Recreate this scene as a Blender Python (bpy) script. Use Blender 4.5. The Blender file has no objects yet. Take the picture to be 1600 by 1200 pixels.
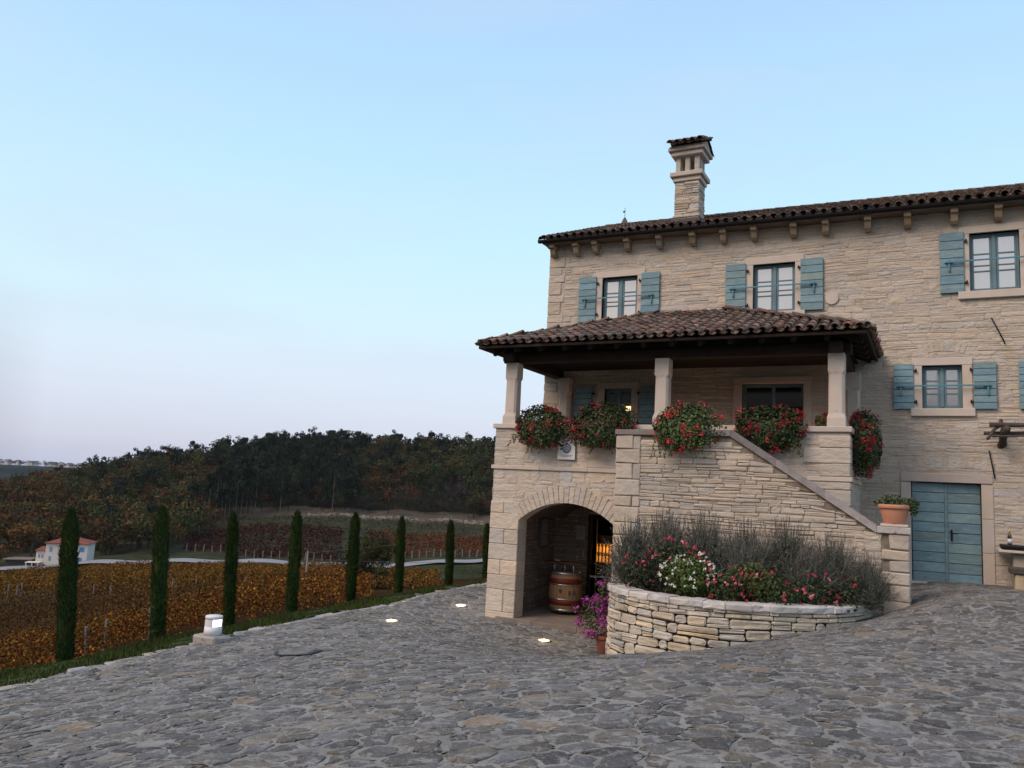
import bpy, math, random
import numpy as np
from math import sin, cos, pi, radians, sqrt, atan
rng = np.random.default_rng(7); random.seed(7)
S = bpy.context.scene
# ---------------------------------------------------------------- camera
FPX = 1250.0
PITCH = atan(165 / 1250.0); ROLL = .052; YAW = radians(27.808)
EYE = np.array([0, 0, 1.6])
FW = np.array([-sin(YAW) * cos(PITCH), cos(YAW) * cos(PITCH), sin(PITCH)])
R0 = np.array([cos(YAW), sin(YAW), 0.0]); U0 = np.cross(R0, FW)
RT = R0 * cos(ROLL) + U0 * sin(ROLL); UP = U0 * cos(ROLL) - R0 * sin(ROLL)
from mathutils import Matrix, Vector
cam_d = bpy.data.cameras.new("camera"); cam = bpy.data.objects.new("camera", cam_d)
S.collection.objects.link(cam); S.camera = cam
cam_d.sensor_width = 36; cam_d.lens = FPX / 1600 * 36; cam_d.clip_start = .1; cam_d.clip_end = 9000
cam.matrix_world = Matrix(((RT[0], UP[0], -FW[0], 0), (RT[1], UP[1], -FW[1], 0), (RT[2], UP[2], -FW[2], 1.6), (0, 0, 0, 1)))
def at(px, py, dist):            # point seen at a photo pixel, at a measured distance along the view
    return EYE + (FW * FPX + RT * (px - 800) - UP * (py - 600)) * dist / FPX
# ---------------------------------------------------------------- light
W = bpy.data.worlds.new("World"); S.world = W; W.use_nodes = True
nt = W.node_tree; nt.nodes.clear(); N = nt.nodes.new; L = nt.links.new
SUN_AZ = math.atan2(-.85, -.53); SUN_EL = radians(7)
out = N('ShaderNodeOutputWorld'); bg = N('ShaderNodeBackground'); bg.inputs[1].default_value = .86
tc = N('ShaderNodeTexCoord'); sep = N('ShaderNodeSeparateXYZ'); L(tc.outputs['Generated'], sep.inputs[0])
ramp = N('ShaderNodeValToRGB'); L(sep.outputs[2], ramp.inputs[0])
def lin(c): return tuple(((v / 255 + .055) / 1.055) ** 2.4 if v > 10 else v / 255 / 12.92 for v in c) + (1,)
cr = ramp.color_ramp
stops = [(0.0, (188, 192, 216)), (.04, (211, 215, 232)), (.08, (217, 225, 242)), (.13, (219, 233, 248)), (.20, (212, 240, 253)), (.30, (200, 238, 255)), (.42, (186, 226, 254)), (.56, (174, 212, 250)), (1.0, (122, 162, 216))]
cr.elements[0].position = 0; cr.elements[0].color = lin(stops[0][1])
cr.elements[1].position = 1; cr.elements[1].color = lin(stops[-1][1])
for p, c in stops[1:-1]: cr.elements.new(p).color = lin(c)
# faint streaky cloud
mp = N('ShaderNodeMapping'); mp.inputs['Scale'].default_value = (1.6, 1.6, 9); L(tc.outputs['Generated'], mp.inputs[0])
nz = N('ShaderNodeTexNoise'); nz.inputs['Scale'].default_value = 1.7; nz.inputs['Detail'].default_value = 5; L(mp.outputs[0], nz.inputs[0])
cr2 = N('ShaderNodeMapRange'); cr2.inputs[1].default_value = .48; cr2.inputs[2].default_value = .75; cr2.inputs[3].default_value = 0; cr2.inputs[4].default_value = .3; L(nz.outputs[0], cr2.inputs[0])
mx = N('ShaderNodeMix'); mx.data_type = 'RGBA'; L(cr2.outputs[0], mx.inputs[0]); L(ramp.outputs[0], mx.inputs[6]); mx.inputs[7].default_value = lin((208, 218, 240))
# afterglow in the west, behind the camera
dt = N('ShaderNodeVectorMath'); dt.operation = 'DOT_PRODUCT'; L(tc.outputs['Generated'], dt.inputs[0]); dt.inputs[1].default_value = (-.38, -.62, .68)
mr = N('ShaderNodeMapRange'); mr.interpolation_type = 'SMOOTHSTEP'; mr.inputs[1].default_value = .25; mr.inputs[2].default_value = 1.0; L(dt.outputs['Value'], mr.inputs[0])
glow = N('ShaderNodeMix'); glow.data_type = 'RGBA'; L(mr.outputs[0], glow.inputs[0]); L(mx.outputs[2], glow.inputs[6]); glow.inputs[7].default_value = (.70, .64, .64, 1)
sky = N('ShaderNodeTexSky'); sky.sky_type = 'NISHITA'; sky.sun_disc = False; sky.sun_elevation = SUN_EL; sky.sun_rotation = pi / 2 - SUN_AZ
sk = N('ShaderNodeMix'); sk.data_type = 'RGBA'; sk.blend_type = 'ADD'; sk.inputs[0].default_value = .012; L(glow.outputs[2], sk.inputs[6]); L(sky.outputs[0], sk.inputs[7])
am = N('ShaderNodeMapRange'); am.interpolation_type = 'SMOOTHSTEP'; am.inputs[1].default_value = .05; am.inputs[2].default_value = .24; am.inputs[3].default_value = 1; am.inputs[4].default_value = 0; L(sep.outputs[2], am.inputs[0])
d2 = N('ShaderNodeVectorMath'); d2.operation = 'DOT_PRODUCT'; L(tc.outputs['Generated'], d2.inputs[0]); d2.inputs[1].default_value = (-.53, -.85, 0)
bm = N('ShaderNodeMapRange'); bm.inputs[1].default_value = 0; bm.inputs[2].default_value = .3; L(d2.outputs['Value'], bm.inputs[0])
ml = N('ShaderNodeMath'); ml.operation = 'MULTIPLY'; L(am.outputs[0], ml.inputs[0]); L(bm.outputs[0], ml.inputs[1])
dk = N('ShaderNodeMix'); dk.data_type = 'RGBA'; L(ml.outputs[0], dk.inputs[0]); L(sk.outputs[2], dk.inputs[6]); dk.inputs[7].default_value = (.05, .045, .05, 1)  # added dark band low in the rear sky, keeps the porch interior dim
L(dk.outputs[2], bg.inputs[0]); L(bg.outputs[0], out.inputs[0])
sl = bpy.data.lights.new("sun", 'SUN'); sl.energy = 2.1; sl.angle = radians(32); sl.color = (1, .79, .66)
so = bpy.data.objects.new("sun", sl); S.collection.objects.link(so)
sd = Vector((cos(SUN_AZ) * cos(radians(44)), sin(SUN_AZ) * cos(radians(44)), sin(radians(44))))
so.rotation_euler = sd.to_track_quat('Z', 'Y').to_euler()
S.view_settings.view_transform = 'Standard'; S.view_settings.look = 'None'; S.view_settings.gamma = 1; S.view_settings.exposure = .25
# ---------------------------------------------------------------- materials
MATS = {}
def mat(name, col, rough=.85, bump=0., bscale=20, tint=True, var=.25, vscale=3, col2=None, spec=.3, metal=0, stain=None, stscale=1.2, stlim=.58, emit=None, est=0, trans=0, dirt=None, dscale=9, dlim=.6, stretch=(1, 1, 1), ior=None, speck=None, sd=.08):
    if name in MATS: return MATS[name]
    m = bpy.data.materials.new(name); m.use_nodes = True; t = m.node_tree; b = t.nodes['Principled BSDF']; n = t.nodes.new; l = t.links.new
    b.inputs['Roughness'].default_value = rough; b.inputs['Metallic'].default_value = metal
    b.inputs['Specular IOR Level'].default_value = spec
    if ior: b.inputs['IOR'].default_value = ior
    co = n('ShaderNodeTexCoord'); mpp = n('ShaderNodeMapping'); mpp.inputs['Scale'].default_value = stretch; l(co.outputs['Object'], mpp.inputs[0]); vec = mpp.outputs[0]
    def noise(sc, det=5, r=.6):
        q = n('ShaderNodeTexNoise'); q.inputs['Scale'].default_value = sc; q.inputs['Detail'].default_value = det; q.inputs['Roughness'].default_value = r; l(vec, q.inputs[0]); return q.outputs[0]
    def mixc(fac, a, bb, mode='MIX'):
        q = n('ShaderNodeMix'); q.data_type = 'RGBA'; q.blend_type = mode
        for i, v in ((0, fac), (6, a), (7, bb)):
            if hasattr(v, 'is_linked') or hasattr(v, 'links'): l(v, q.inputs[i])
            else: q.inputs[i].default_value = v if i == 0 else tuple(v)[:3] + (1,)
        return q.outputs[2]
    def rng_(v, a, c, lo=0, hi=1):
        q = n('ShaderNodeMapRange'); q.inputs[1].default_value = a; q.inputs[2].default_value = c; q.inputs[3].default_value = lo; q.inputs[4].default_value = hi; l(v, q.inputs[0]); return q.outputs[0]
    c2 = col2 or tuple(v * (1 - var) for v in col)
    c = mixc(rng_(noise(vscale), .3, .7), col, c2)
    if tint:
        a = n('ShaderNodeAttribute'); a.attribute_name = 'tint'; c = mixc(1.0, c, a.outputs['Color'], 'MULTIPLY')
    if stain: c = mixc(rng_(noise(stscale, 6), stlim, stlim + .12, 0, .75), c, stain)
    if dirt: c = mixc(rng_(noise(dscale, 8, .7), dlim, dlim + .1, 0, .8), c, dirt)
    if speck:
        c = mixc(rng_(noise(34, 8, .75), .56, .66, 0, .75), c, speck); c = mixc(rng_(noise(47, 8, .8), .60, .68, 0, .85), c, tuple(v * sd for v in speck))
    l(c, b.inputs['Base Color'])
    if bump:
        bp = n('ShaderNodeBump'); bp.inputs['Strength'].default_value = 1; bp.inputs['Distance'].default_value = bump; l(noise(bscale, 8, .65), bp.inputs['Height']); l(bp.outputs[0], b.inputs['Normal'])
    if emit: b.inputs['Emission Color'].default_value = tuple(emit) + (1,); b.inputs['Emission Strength'].default_value = est
    if trans: b.inputs['Transmission Weight'].default_value = trans
    MATS[name] = m; return m
mat('wall_stone', (.56, .50, .43), speck=(.66, .60, .53), sd=.35, bump=.045, bscale=5.5, var=.16, vscale=1.1, stain=(.43, .32, .19), stscale=1.7, stlim=.61, dirt=(.27, .22, .18), dscale=11, dlim=.66, stretch=(1, 1, 1.8))
mat('wall_mortar', (.52, .455, .40), bump=.035, bscale=8, tint=False, var=.2, vscale=1.3, dirt=(.24, .2, .17), dscale=8, dlim=.68, stretch=(1, 1, 2.5))
mat('stair_stone', (.52, .46, .39), speck=(.62, .56, .49), sd=.25, bump=.03, bscale=9, var=.22, vscale=1.8, stain=(.38, .29, .18), stscale=2.2, stlim=.64, dirt=(.10, .09, .08), dscale=7, dlim=.64)
mat('dry_stone', (.58, .53, .45), speck=(.66, .62, .55), sd=.15, bump=.03, bscale=11, var=.35, vscale=3, stain=(.33, .20, .10), stscale=2.6, stlim=.62, dirt=(.07, .068, .065), dscale=6, dlim=.60)
mat('passage_shade_stone', (.24, .19, .16), bump=.03, bscale=8, var=.3, vscale=2)  # wall stone coloured darker, the passage's shade is put into the colour
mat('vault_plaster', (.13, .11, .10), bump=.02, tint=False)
mat('joint_dark', (.055, .05, .045), tint=False, bump=.02)
mat('joint_mid', (.27, .23, .18), tint=False, bump=.015, var=.5, vscale=5)
mat('dressed', (.60, .53, .47), bump=.004, bscale=40, var=.14, vscale=3, dirt=(.3, .27, .25), dscale=8, dlim=.68)
mat('cap_stone', (.50, .48, .46), bump=.008, bscale=18, var=.3, vscale=4, dirt=(.12, .12, .12), dscale=6, dlim=.58)
mat('dark_cap', (.25, .23, .23), bump=.008, bscale=18, var=.4, vscale=5, dirt=(.5, .47, .42), dscale=6, dlim=.62)
mat('flag', (.185, .183, .172), speck=(.42, .42, .40), bump=.045, bscale=15, var=.45, vscale=2.2, dirt=(.30, .30, .305), dscale=7, dlim=.52, stain=(.05, .05, .055), stscale=5, stlim=.57, rough=.8)
mat('mortar', (.33, .33, .315), bump=.04, bscale=22, tint=False, var=.45, vscale=3, dirt=(.05, .05, .055), dscale=12, dlim=.60, rough=.85)
mat('slab_floor', (.24, .20, .17), bump=.006, var=.3)
mat('tile', (.175, .132, .112), bump=.005, bscale=30, var=.4, vscale=6, dirt=(.34, .30, .27), dscale=13, dlim=.55, rough=.9)
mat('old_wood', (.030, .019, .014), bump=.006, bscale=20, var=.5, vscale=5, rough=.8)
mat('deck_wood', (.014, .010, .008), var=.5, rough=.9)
mat('eave_board', (.20, .16, .13), var=.3)
mat('gutter', (.012, .012, .013), rough=.75, spec=.2, tint=False)
mat('corbel', (.44, .34, .23), bump=.006, bscale=25, var=.35, vscale=6)
mat('blue_paint', (.215, .35, .41), bump=.003, bscale=30, var=.3, vscale=4, rough=.6, dirt=(.085, .13, .145), dscale=9, dlim=.58, stain=(.26, .38, .41), stscale=3.5, stlim=.56, stretch=(1, 1, 3.5))
mat('blue_frame', (.15, .25, .30), rough=.45, var=.15)
mat('blue_bar', (.10, .26, .34), rough=.45, var=.15)
mat('iron', (.012, .012, .013), rough=.6, tint=False)
mat('pane', (.64, .65, .66), rough=.03, metal=.8, tint=False, var=0)
mat('dark_pane', (.01, .01, .012), rough=.08, spec=.4, tint=False, var=0)
mat('black', (.01, .009, .008), tint=False, rough=1)
mat('leaf', (.055, .085, .028), rough=.6, var=.3, vscale=4)
mat('petal', (1, 1, 1), rough=.6, var=.05)
mat('lavender', (.14, .142, .125), rough=.8, var=.3)
mat('forest', (1, 1, 1), rough=.95, var=.25, vscale=.06, spec=.05)
mat('bark', (.2, .17, .15), rough=.95, spec=.1)
mat('cypress', (.035, .06, .016), rough=.9, var=.4, vscale=2, spec=.1)
mat('terrain', (1, 1, 1), rough=1, var=.35, vscale=.12, spec=0, bump=.1, bscale=.8)
mat('grass', (.045, .068, .022), rough=.9, var=.3, vscale=2, spec=.1)
mat('soil', (.05, .035, .025), rough=1, tint=False)
mat('road', (.24, .245, .265), rough=.9, tint=False, var=.15, vscale=.3)
mat('plaster', (.66, .60, .55), rough=.9, tint=False, var=.06)
mat('house_roof', (.22, .07, .05), rough=.9, tint=False, var=.3, vscale=.6)
mat('house_blue', (.10, .26, .55), rough=.6, tint=False)
mat('terracotta', (.55, .25, .16), rough=.8, var=.12, bump=.002, tint=False, dirt=(.6, .42, .34), dscale=7, dlim=.66)
mat('terracotta_dark', (.22, .08, .055), rough=.8, var=.2, tint=False)
mat('oak', (.27, .165, .085), rough=.6, var=.3, vscale=5, stretch=(6, 6, .5), bump=.002)
mat('oak_red', (.15, .018, .013), rough=.55, var=.2)
mat('steel', (.45, .45, .44), rough=.35, metal=.9, tint=False)
mat('white', (.7, .7, .72), rough=.5, tint=False, var=.05)
mat('ink', (.03, .035, .06), rough=.6, tint=False)
mat('ink_pale', (.25, .32, .40), rough=.6, tint=False)
mat('paper', (.42, .39, .36), rough=.7, tint=False)
mat('lamp_warm', (1, .8, .5), tint=False, emit=(1, .72, .34), est=1.7)
mat('amber_glow', (1, .5, .1), tint=False, emit=(1, .42, .07), est=.35)
mat('lamp_white', (1, .9, .8), tint=False, emit=(1, .83, .62), est=5)
mat('bottle', (.02, .03, .02), rough=.1, spec=.6, tint=False)
mat('foil', (.55, .35, .08), rough=.4, tint=False)
mat('weathered', (.10, .085, .075), rough=.9, var=.5, vscale=8, bump=.006)
mat('cushion', (.02, .02, .024), rough=.7, tint=False)
mat('slate', (.12, .10, .10), rough=.8, tint=False)
# ---------------------------------------------------------------- mesh helpers
class G:
    def __init__(s, sag=False): s.V = []; s.C = []; s.F = {}; s.n = 0; s.sag = sag
    def add(s, V, F, col=(1, 1, 1), mi=0):
        V = np.asarray(V, float).reshape(-1, 3); s.V.append(V)
        C = np.asarray(col, float)
        if C.ndim == 1: C = np.tile(C, (len(V), 1))
        s.C.append(C)
        if isinstance(F, np.ndarray): F = [F]
        else:
            d = {}
            for f in F: d.setdefault(len(f), []).append(f)
            F = [np.array(v) for v in d.values()]
        for f in F: s.F.setdefault((f.shape[1], mi), []).append(f + s.n)
        s.n += len(V)
    def box(s, x0, x1, y0, y1, z0, z1, b=.01, col=(1, 1, 1), jit=0., mi=0, R=None, o=None):
        c = np.array([(x0 + x1) / 2, (y0 + y1) / 2, (z0 + z1) / 2]); h = np.array([abs(x1 - x0), abs(y1 - y0), abs(z1 - z0)]) / 2
        b = min(b, h.min() * .6); V = []; ix = {}
        for sx in (-1, 1):
            for sy in (-1, 1):
                for sz in (-1, 1):
                    sg = np.array([sx, sy, sz]); j = rng.normal(0, jit, 3) if jit else 0
                    for a in range(3):
                        p = sg * (h - b); p[a] = sg[a] * h[a]; ix[(sx, sy, sz, a)] = len(V); V.append(p + j)
        F = []
        for a in range(3):
            o1, o2 = [(1, 2), (2, 0), (0, 1)][a]
            for sg in (-1, 1):
                q = []
                for u, v in ((-1, -1), (1, -1), (1, 1), (-1, 1)):
                    t = [0, 0, 0]; t[a] = sg; t[o1] = u; t[o2] = v; q.append(ix[tuple(t) + (a,)])
                F.append(q if sg > 0 else q[::-1])
            for u in (-1, 1):
                for v in (-1, 1):          # edges along axis a
                    t0 = [0, 0, 0]; t0[a] = -1; t0[o1] = u; t0[o2] = v; t1 = list(t0); t1[a] = 1
                    q = [ix[tuple(t0) + (o1,)], ix[tuple(t1) + (o1,)], ix[tuple(t1) + (o2,)], ix[tuple(t0) + (o2,)]]
                    F.append(q if u * v < 0 else q[::-1])
        for sx in (-1, 1):
            for sy in (-1, 1):
                for sz in (-1, 1):
                    q = [ix[(sx, sy, sz, a)] for a in range(3)]; F.append(q if sx * sy * sz > 0 else q[::-1])
        V = np.array(V) + c
        if R is not None: V = (V - np.array(o)) @ np.array(R).T + np.array(o)
        s.add(V, F, col, mi)
    def tube(s, pts, r, n=8, col=(1, 1, 1), mi=0, cap=True):
        pts = np.array(pts, float); k = len(pts); r = np.broadcast_to(r, (k,))
        V = []; T = np.gradient(pts, axis=0); T /= np.linalg.norm(T, axis=1)[:, None]
        for i in range(k):
            a = np.cross(T[i], (0, 0, 1)) if abs(T[i][2]) < .9 else np.cross(T[i], (0, 1, 0)); a /= np.linalg.norm(a); b = np.cross(T[i], a)
            for j in range(n): t = 2 * pi * j / n; V.append(pts[i] + r[i] * (a * cos(t) + b * sin(t)))
        F = [[i * n + j, i * n + (j + 1) % n, (i + 1) * n + (j + 1) % n, (i + 1) * n + j] for i in range(k - 1) for j in range(n)]
        if cap: F += [list(range(n))[::-1], [(k - 1) * n + j for j in range(n)]]
        s.add(V, F, col, mi)
    def lathe(s, prof, c=(0, 0, 0), n=28, col=(1, 1, 1), mi=0):
        V = []; k = len(prof)
        for r, z in prof:
            for j in range(n): t = 2 * pi * j / n; V.append((c[0] + r * cos(t), c[1] + r * sin(t), c[2] + z))
        F = [[i * n + j, i * n + (j + 1) % n, (i + 1) * n + (j + 1) % n, (i + 1) * n + j] for i in range(k - 1) for j in range(n)]
        F += [list(range(n))[::-1], [(k - 1) * n + j for j in range(n)]]
        s.add(V, F, col, mi)
    def prism(s, poly, lo, hi, axis=2, col=(1, 1, 1), mi=0):
        n = len(poly); V = []
        for h in (lo, hi):
            for p in poly:
                q = list(p); q.insert(axis, h); V.append(q)
        F = [list(range(n))[::-1], [n + i for i in range(n)]] + [[i, (i + 1) % n, n + (i + 1) % n, n + i] for i in range(n)]
        s.add(V, F, col, mi)
    def leaves(s, P, size, col, mi=0, nrm=None, flat=0.):
        """small leaf faces (kites) at points P"""
        P = np.asarray(P); n = len(P); size = np.broadcast_to(size, (n,))[:, None]
        a = rng.normal(size=(n, 3)); a /= np.linalg.norm(a, axis=1)[:, None]
        if nrm is not None:
            b = np.cross(nrm, a) + rng.normal(0, .35, (n, 3))
        else: b = np.cross(a, rng.normal(size=(n, 3)))
        b /= np.linalg.norm(b, axis=1)[:, None] + 1e-9
        if nrm is not None: a = np.cross(b, nrm) + rng.normal(0, .3, (n, 3)); a /= np.linalg.norm(a, axis=1)[:, None] + 1e-9
        V = np.stack([P - a * size * .5, P - b * size * .38 + a * size * .05, P + a * size * .5, P + b * size * .38 + a * size * .05], 1).reshape(-1, 3)
        F = np.arange(4 * n).reshape(n, 4); C = np.repeat(np.broadcast_to(col, (n, 3)), 4, 0)
        s.add(V, F, C, mi)
    def mesh(s, name, mats, smooth=False):
        me = bpy.data.meshes.new(name); V = np.concatenate(s.V); C = np.concatenate(s.C)
        if s.sag: V[:, 2] -= .0135 * (V[:, 0] + 9.4)          # the old eaves run slightly out of level
        me.vertices.add(len(V)); me.vertices.foreach_set('co', V.ravel())
        li = []; st = []; mi = []; o = 0
        for (k, m), fs in s.F.items():
            f = np.concatenate(fs); li.append(f.ravel()); st.append(o + np.arange(len(f)) * k); mi.append(np.full(len(f), m)); o += f.size
        li = np.concatenate(li); st = np.concatenate(st); mi = np.concatenate(mi)
        me.loops.add(len(li)); me.loops.foreach_set('vertex_index', li.astype(np.int32))
        me.polygons.add(len(st)); me.polygons.foreach_set('loop_start', st.astype(np.int32)); me.polygons.foreach_set('material_index', mi.astype(np.int32))
        if smooth: me.polygons.foreach_set('use_smooth', np.ones(len(st), bool))
        for m in (mats if isinstance(mats, (list, tuple)) else [mats]): me.materials.append(MATS[m])
        me.update(calc_edges=True)
        if not smooth: me.shade_flat()
        a = me.color_attributes.new('tint', 'FLOAT_COLOR', 'POINT'); a.data.foreach_set('color', np.hstack([C, np.ones((len(C), 1))]).astype(np.float32).ravel())
        return me
    def obj(s, name, mats, parent=None, smooth=False, **kw):
        o = bpy.data.objects.new(name, s.mesh(name, mats, smooth)); S.collection.objects.link(o)
        if parent is not None:
            o.parent = parent; o.matrix_parent_inverse = parent.matrix_world.inverted() if False else Matrix.Translation(-Vector(parent.location))
        for k, v in kw.items(): o[k] = v
        return o
def thing(name, loc, label, cat, group=None):
    o = bpy.data.objects.new(name, None); S.collection.objects.link(o); o.location = loc; o.empty_display_size = .3
    o['label'] = label; o['category'] = cat
    if group: o['group'] = group
    return o
def tag(o, label, cat, group=None):
    o['label'] = label; o['category'] = cat
    if group: o['group'] = group
    return o
def copy_thing(src, loc, label=None, rz=0, sc=(1, 1, 1)):
    r = src.copy(); S.collection.objects.link(r); r.location = loc; r.rotation_euler = (0, 0, rz); r.scale = sc
    if label: r['label'] = label
    for ch in src.children:
        c = ch.copy(); S.collection.objects.link(c); c.parent = r
        for g in ch.children:
            d = g.copy(); S.collection.objects.link(d); d.parent = c
    return r
def tints(n, lo=.75, hi=1.15, hue=.05):
    b = rng.uniform(lo, hi, (n, 1)); return b * (1 + rng.normal(0, hue, (n, 1)) * np.array([[1, .1, -1.2]]))
def rubble(g, u0, u1, v0, v1, fmap, holes=(), skip=None, hc=(.07, .15), wl=(.14, .42), joint=.006, relief=.014, tone=(.85, 1.12), hue=.05, mi=0, split=.25, quoin=None, rough=.0):
    R = []; v = v0
    while v < v1:
        h = rng.uniform(*hc)
        if v + h > v1 - hc[0] * .6: h = v1 - v
        vm = v + h / 2; iv = [(u0, u1)]
        for a, b, c, d in holes:
            if c < vm < d:
                nv = []
                for p, q in iv:
                    if b <= p or a >= q: nv.append((p, q)); continue
                    if p < a: nv.append((p, a))
                    if b < q: nv.append((b, q))
                iv = nv
        for p, q in iv:
            u = p
            while u < q - 1e-6:
                w = rng.uniform(*wl) * (1 if rng.random() > .12 else 1.5)
                if u + w > q - wl[0] * .7: w = q - u
                if h > hc[0] * 1.5 and rng.random() < split:
                    k = rng.uniform(.35, .65) * h; R += [(u, u + w, v, v + k), (u, u + w, v + k, v + h)]
                else: R.append((u, u + w, v, v + h))
                u += w
        v += h
    R = np.array(R)
    if skip is not None: R = R[~skip((R[:, 0] + R[:, 1]) / 2, (R[:, 2] + R[:, 3]) / 2)]
    n = len(R); a, b, c, d = R.T; ww = b - a; hh = d - c
    j = np.minimum(joint, hh * .15) / 2; k = np.minimum(ww, hh) * rng.uniform(.1, .28, n)
    U = np.stack([a + k, b - k, b, b, b - k, a + k, a, a], 1); Vv = np.stack([c, c, c + k, d - k, d, d, d - k, c + k], 1)
    U += rng.normal(0, 1, U.shape) * hh[:, None] * .05; Vv += rng.normal(0, 1, U.shape) * hh[:, None] * .05
    # wavy courses shared by neighbours
    Vv += .012 * np.sin(U * 2.3 + 1.7 * np.floor(Vv * 3)) * (hc[1] / .15)
    cu = (a + b) / 2; cv = (c + d) / 2
    su = 1 - 2 * j / ww; sv = 1 - 2 * j / hh
    U0_ = cu[:, None] + (U - cu[:, None]) * su[:, None]; V0_ = cv[:, None] + (Vv - cv[:, None]) * sv[:, None]
    ins = np.minimum(np.minimum(ww, hh) * .22, .03)
    U1_ = cu[:, None] + (U0_ - cu[:, None]) * (1 - 2 * ins / ww)[:, None]; V1_ = cv[:, None] + (V0_ - cv[:, None]) * (1 - 2 * ins / hh)[:, None]
    base = relief * rng.uniform(.25, 1.25, n)[:, None]
    D0 = np.full(U.shape, -.006); D1 = base * .62 + rng.normal(0, relief * .15, U.shape); D2 = base + rng.normal(0, relief * .22, U.shape)
    PU = np.stack([U0_, U0_ + 0, U1_], 1); PV = np.stack([V0_, V0_ + 0, V1_], 1); PD = np.stack([D0, D1, D2], 1)
    P = fmap(PU.reshape(-1), PV.reshape(-1), PD.reshape(-1)).reshape(n, 24, 3)
    q = []
    for r in range(2):
        for i in range(8): q.append([r * 8 + i, r * 8 + (i + 1) % 8, (r + 1) * 8 + (i + 1) % 8, (r + 1) * 8 + i])
    q = np.array(q); F4 = (q[None] + 24 * np.arange(n)[:, None, None]).reshape(-1, 4)
    F8 = (np.arange(16, 24)[None] + 24 * np.arange(n)[:, None])
    g.add(P.reshape(-1, 3), [], np.repeat(tints(n, *tone, hue), 24, 0), mi)
    g.F.setdefault((4, mi), []).append(F4 + g.n - 24 * n); g.F.setdefault((8, mi), []).append(F8 + g.n - 24 * n)
def fy(y):  return lambda u, v, d: np.stack([u, y - d, v], 1)              # faces -Y
def fxp(x): return lambda u, v, d: np.stack([x + d, u, v], 1)             # faces +X
def fxn(x): return lambda u, v, d: np.stack([x - d, -u, v], 1)            # faces -X, u = -Y
def holed(g, x0, x1, z0, z1, y, holes, depth=.3, mi=0):
    """wall sheet facing -Y with rectangular openings and their reveals"""
    xs = sorted({x0, x1} | {v for h in holes for v in h[:2]}); zs = sorted({z0, z1} | {v for h in holes for v in h[2:]})
    for a, b in zip(xs, xs[1:]):
        for c, d in zip(zs, zs[1:]):
            m = ((a + b) / 2, (c + d) / 2)
            if any(h[0] < m[0] < h[1] and h[2] < m[1] < h[3] for h in holes): continue
            g.add([(a, y, c), (b, y, c), (b, y, d), (a, y, d)], [[0, 1, 2, 3]], (1, 1, 1), mi)
    for a, b, c, d in holes:
        y2 = y + depth
        g.add([(a, y, c), (b, y, c), (b, y, d), (a, y, d), (a, y2, c), (b, y2, c), (b, y2, d), (a, y2, d)], [[0, 4, 5, 1], [1, 5, 6, 2], [2, 6, 7, 3], [3, 7, 4, 0]], (1, 1, 1), mi)
class MQ:
    def __init__(s, pts, c):
        P = np.array(pts, float); s.P = P[:, :2]; s.c = c; n = len(P)
        A = np.sqrt(((s.P[:, None] - s.P[None]) ** 2).sum(2) + c * c); B = np.hstack([A, np.ones((n, 1))]); B = np.vstack([B, np.append(np.ones(n), 0)])
        s.w = np.linalg.solve(B, np.append(P[:, 2], 0))
    def __call__(s, x, y):
        x = np.asarray(x, float); y = np.asarray(y, float); q = np.stack([x.ravel(), y.ravel()], 1); o = np.empty(len(q))
        for i in range(0, len(q), 20000):
            k = q[i:i + 20000]; o[i:i + 20000] = np.sqrt(((k[:, None] - s.P[None]) ** 2).sum(2) + s.c ** 2) @ s.w[:-1] + s.w[-1]
        return o.reshape(x.shape)
# ---------------------------------------------------------------- ground heights
YP, YW, YS = 16.8, 19.57, 15.6
court = MQ([(0, 0, 0), (3, 0, .1), (-3, 0, -.15), (0, -4, 0), (6, 4, .15), (0, 4, 0), (0, 8, -.02), (4, 9, .12), (.5, 12.5, -.02), (4, 14, .15), (0, 19.5, .12), (1.2, 19.5, .17), (5, 19.5, .2),
            (-.36, 15.5, -.02), (-.92, 15.4, -.26), (-1.49, 14.42, -.37), (-2.48, 13.64, -.6), (-2.95, 13.42, -.72), (-4.04, 13.49, -1.02), (-5.29, 14.18, -1.42), (-5.7, 15.5, -1.42), (-9.2, 16.8, -1.34), (-8.5, 16.8, -1.36), (-6.1, 16.8, -1.40),
            (-2.6, 9.5, -.25), (-5, 9.5, -.62), (-7.5, 13, -1.2), (-5, 5, -.5), (-8, 8.5, -.98), (-11.3, 7, -1.45), (-11.3, 3, -1.45), (-8, 3, -.95), (-11.3, 9.8, -1.33), (-11.3, 13.4, -1.22), (-11.3, 18.3, -1.08), (-11.3, 23, -1.1), (-9.5, 22, -1.2), (-11.3, -4, -1.4)], 1.2)
TC = []
def tp(px, py, d): p = at(px, py, d); TC.append((p[0], p[1], p[2]))
for d, ys in ((48, ((-300, 1130), (0, 1055), (200, 1003), (400, 962))), (75, ((400, 945), (600, 928), (750, 915))), (90, ((-300, 975), (0, 936), (200, 928), (400, 922), (600, 915))), (130, ((-300, 940), (0, 911), (200, 900), (400, 900), (600, 900), (750, 893), (1000, 900)))): [tp(x, y, d) for x, y in ys]
for x, y, d in ((-400, 915, 160), (0, 895, 165), (200, 882, 170), (400, 882, 180), (600, 884, 190), (750, 877, 190), (1000, 885, 190), (100, 872, 183), (0, 874, 185), (-300, 880, 185), (300, 856, 205), (430, 868, 205), (430, 826, 232), (680, 868, 210), (680, 838, 235), (300, 835, 235), (400, 803, 262), (600, 800, 270), (750, 815, 262), (1000, 820, 262), (150, 850, 215)): tp(x, y, d)
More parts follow.
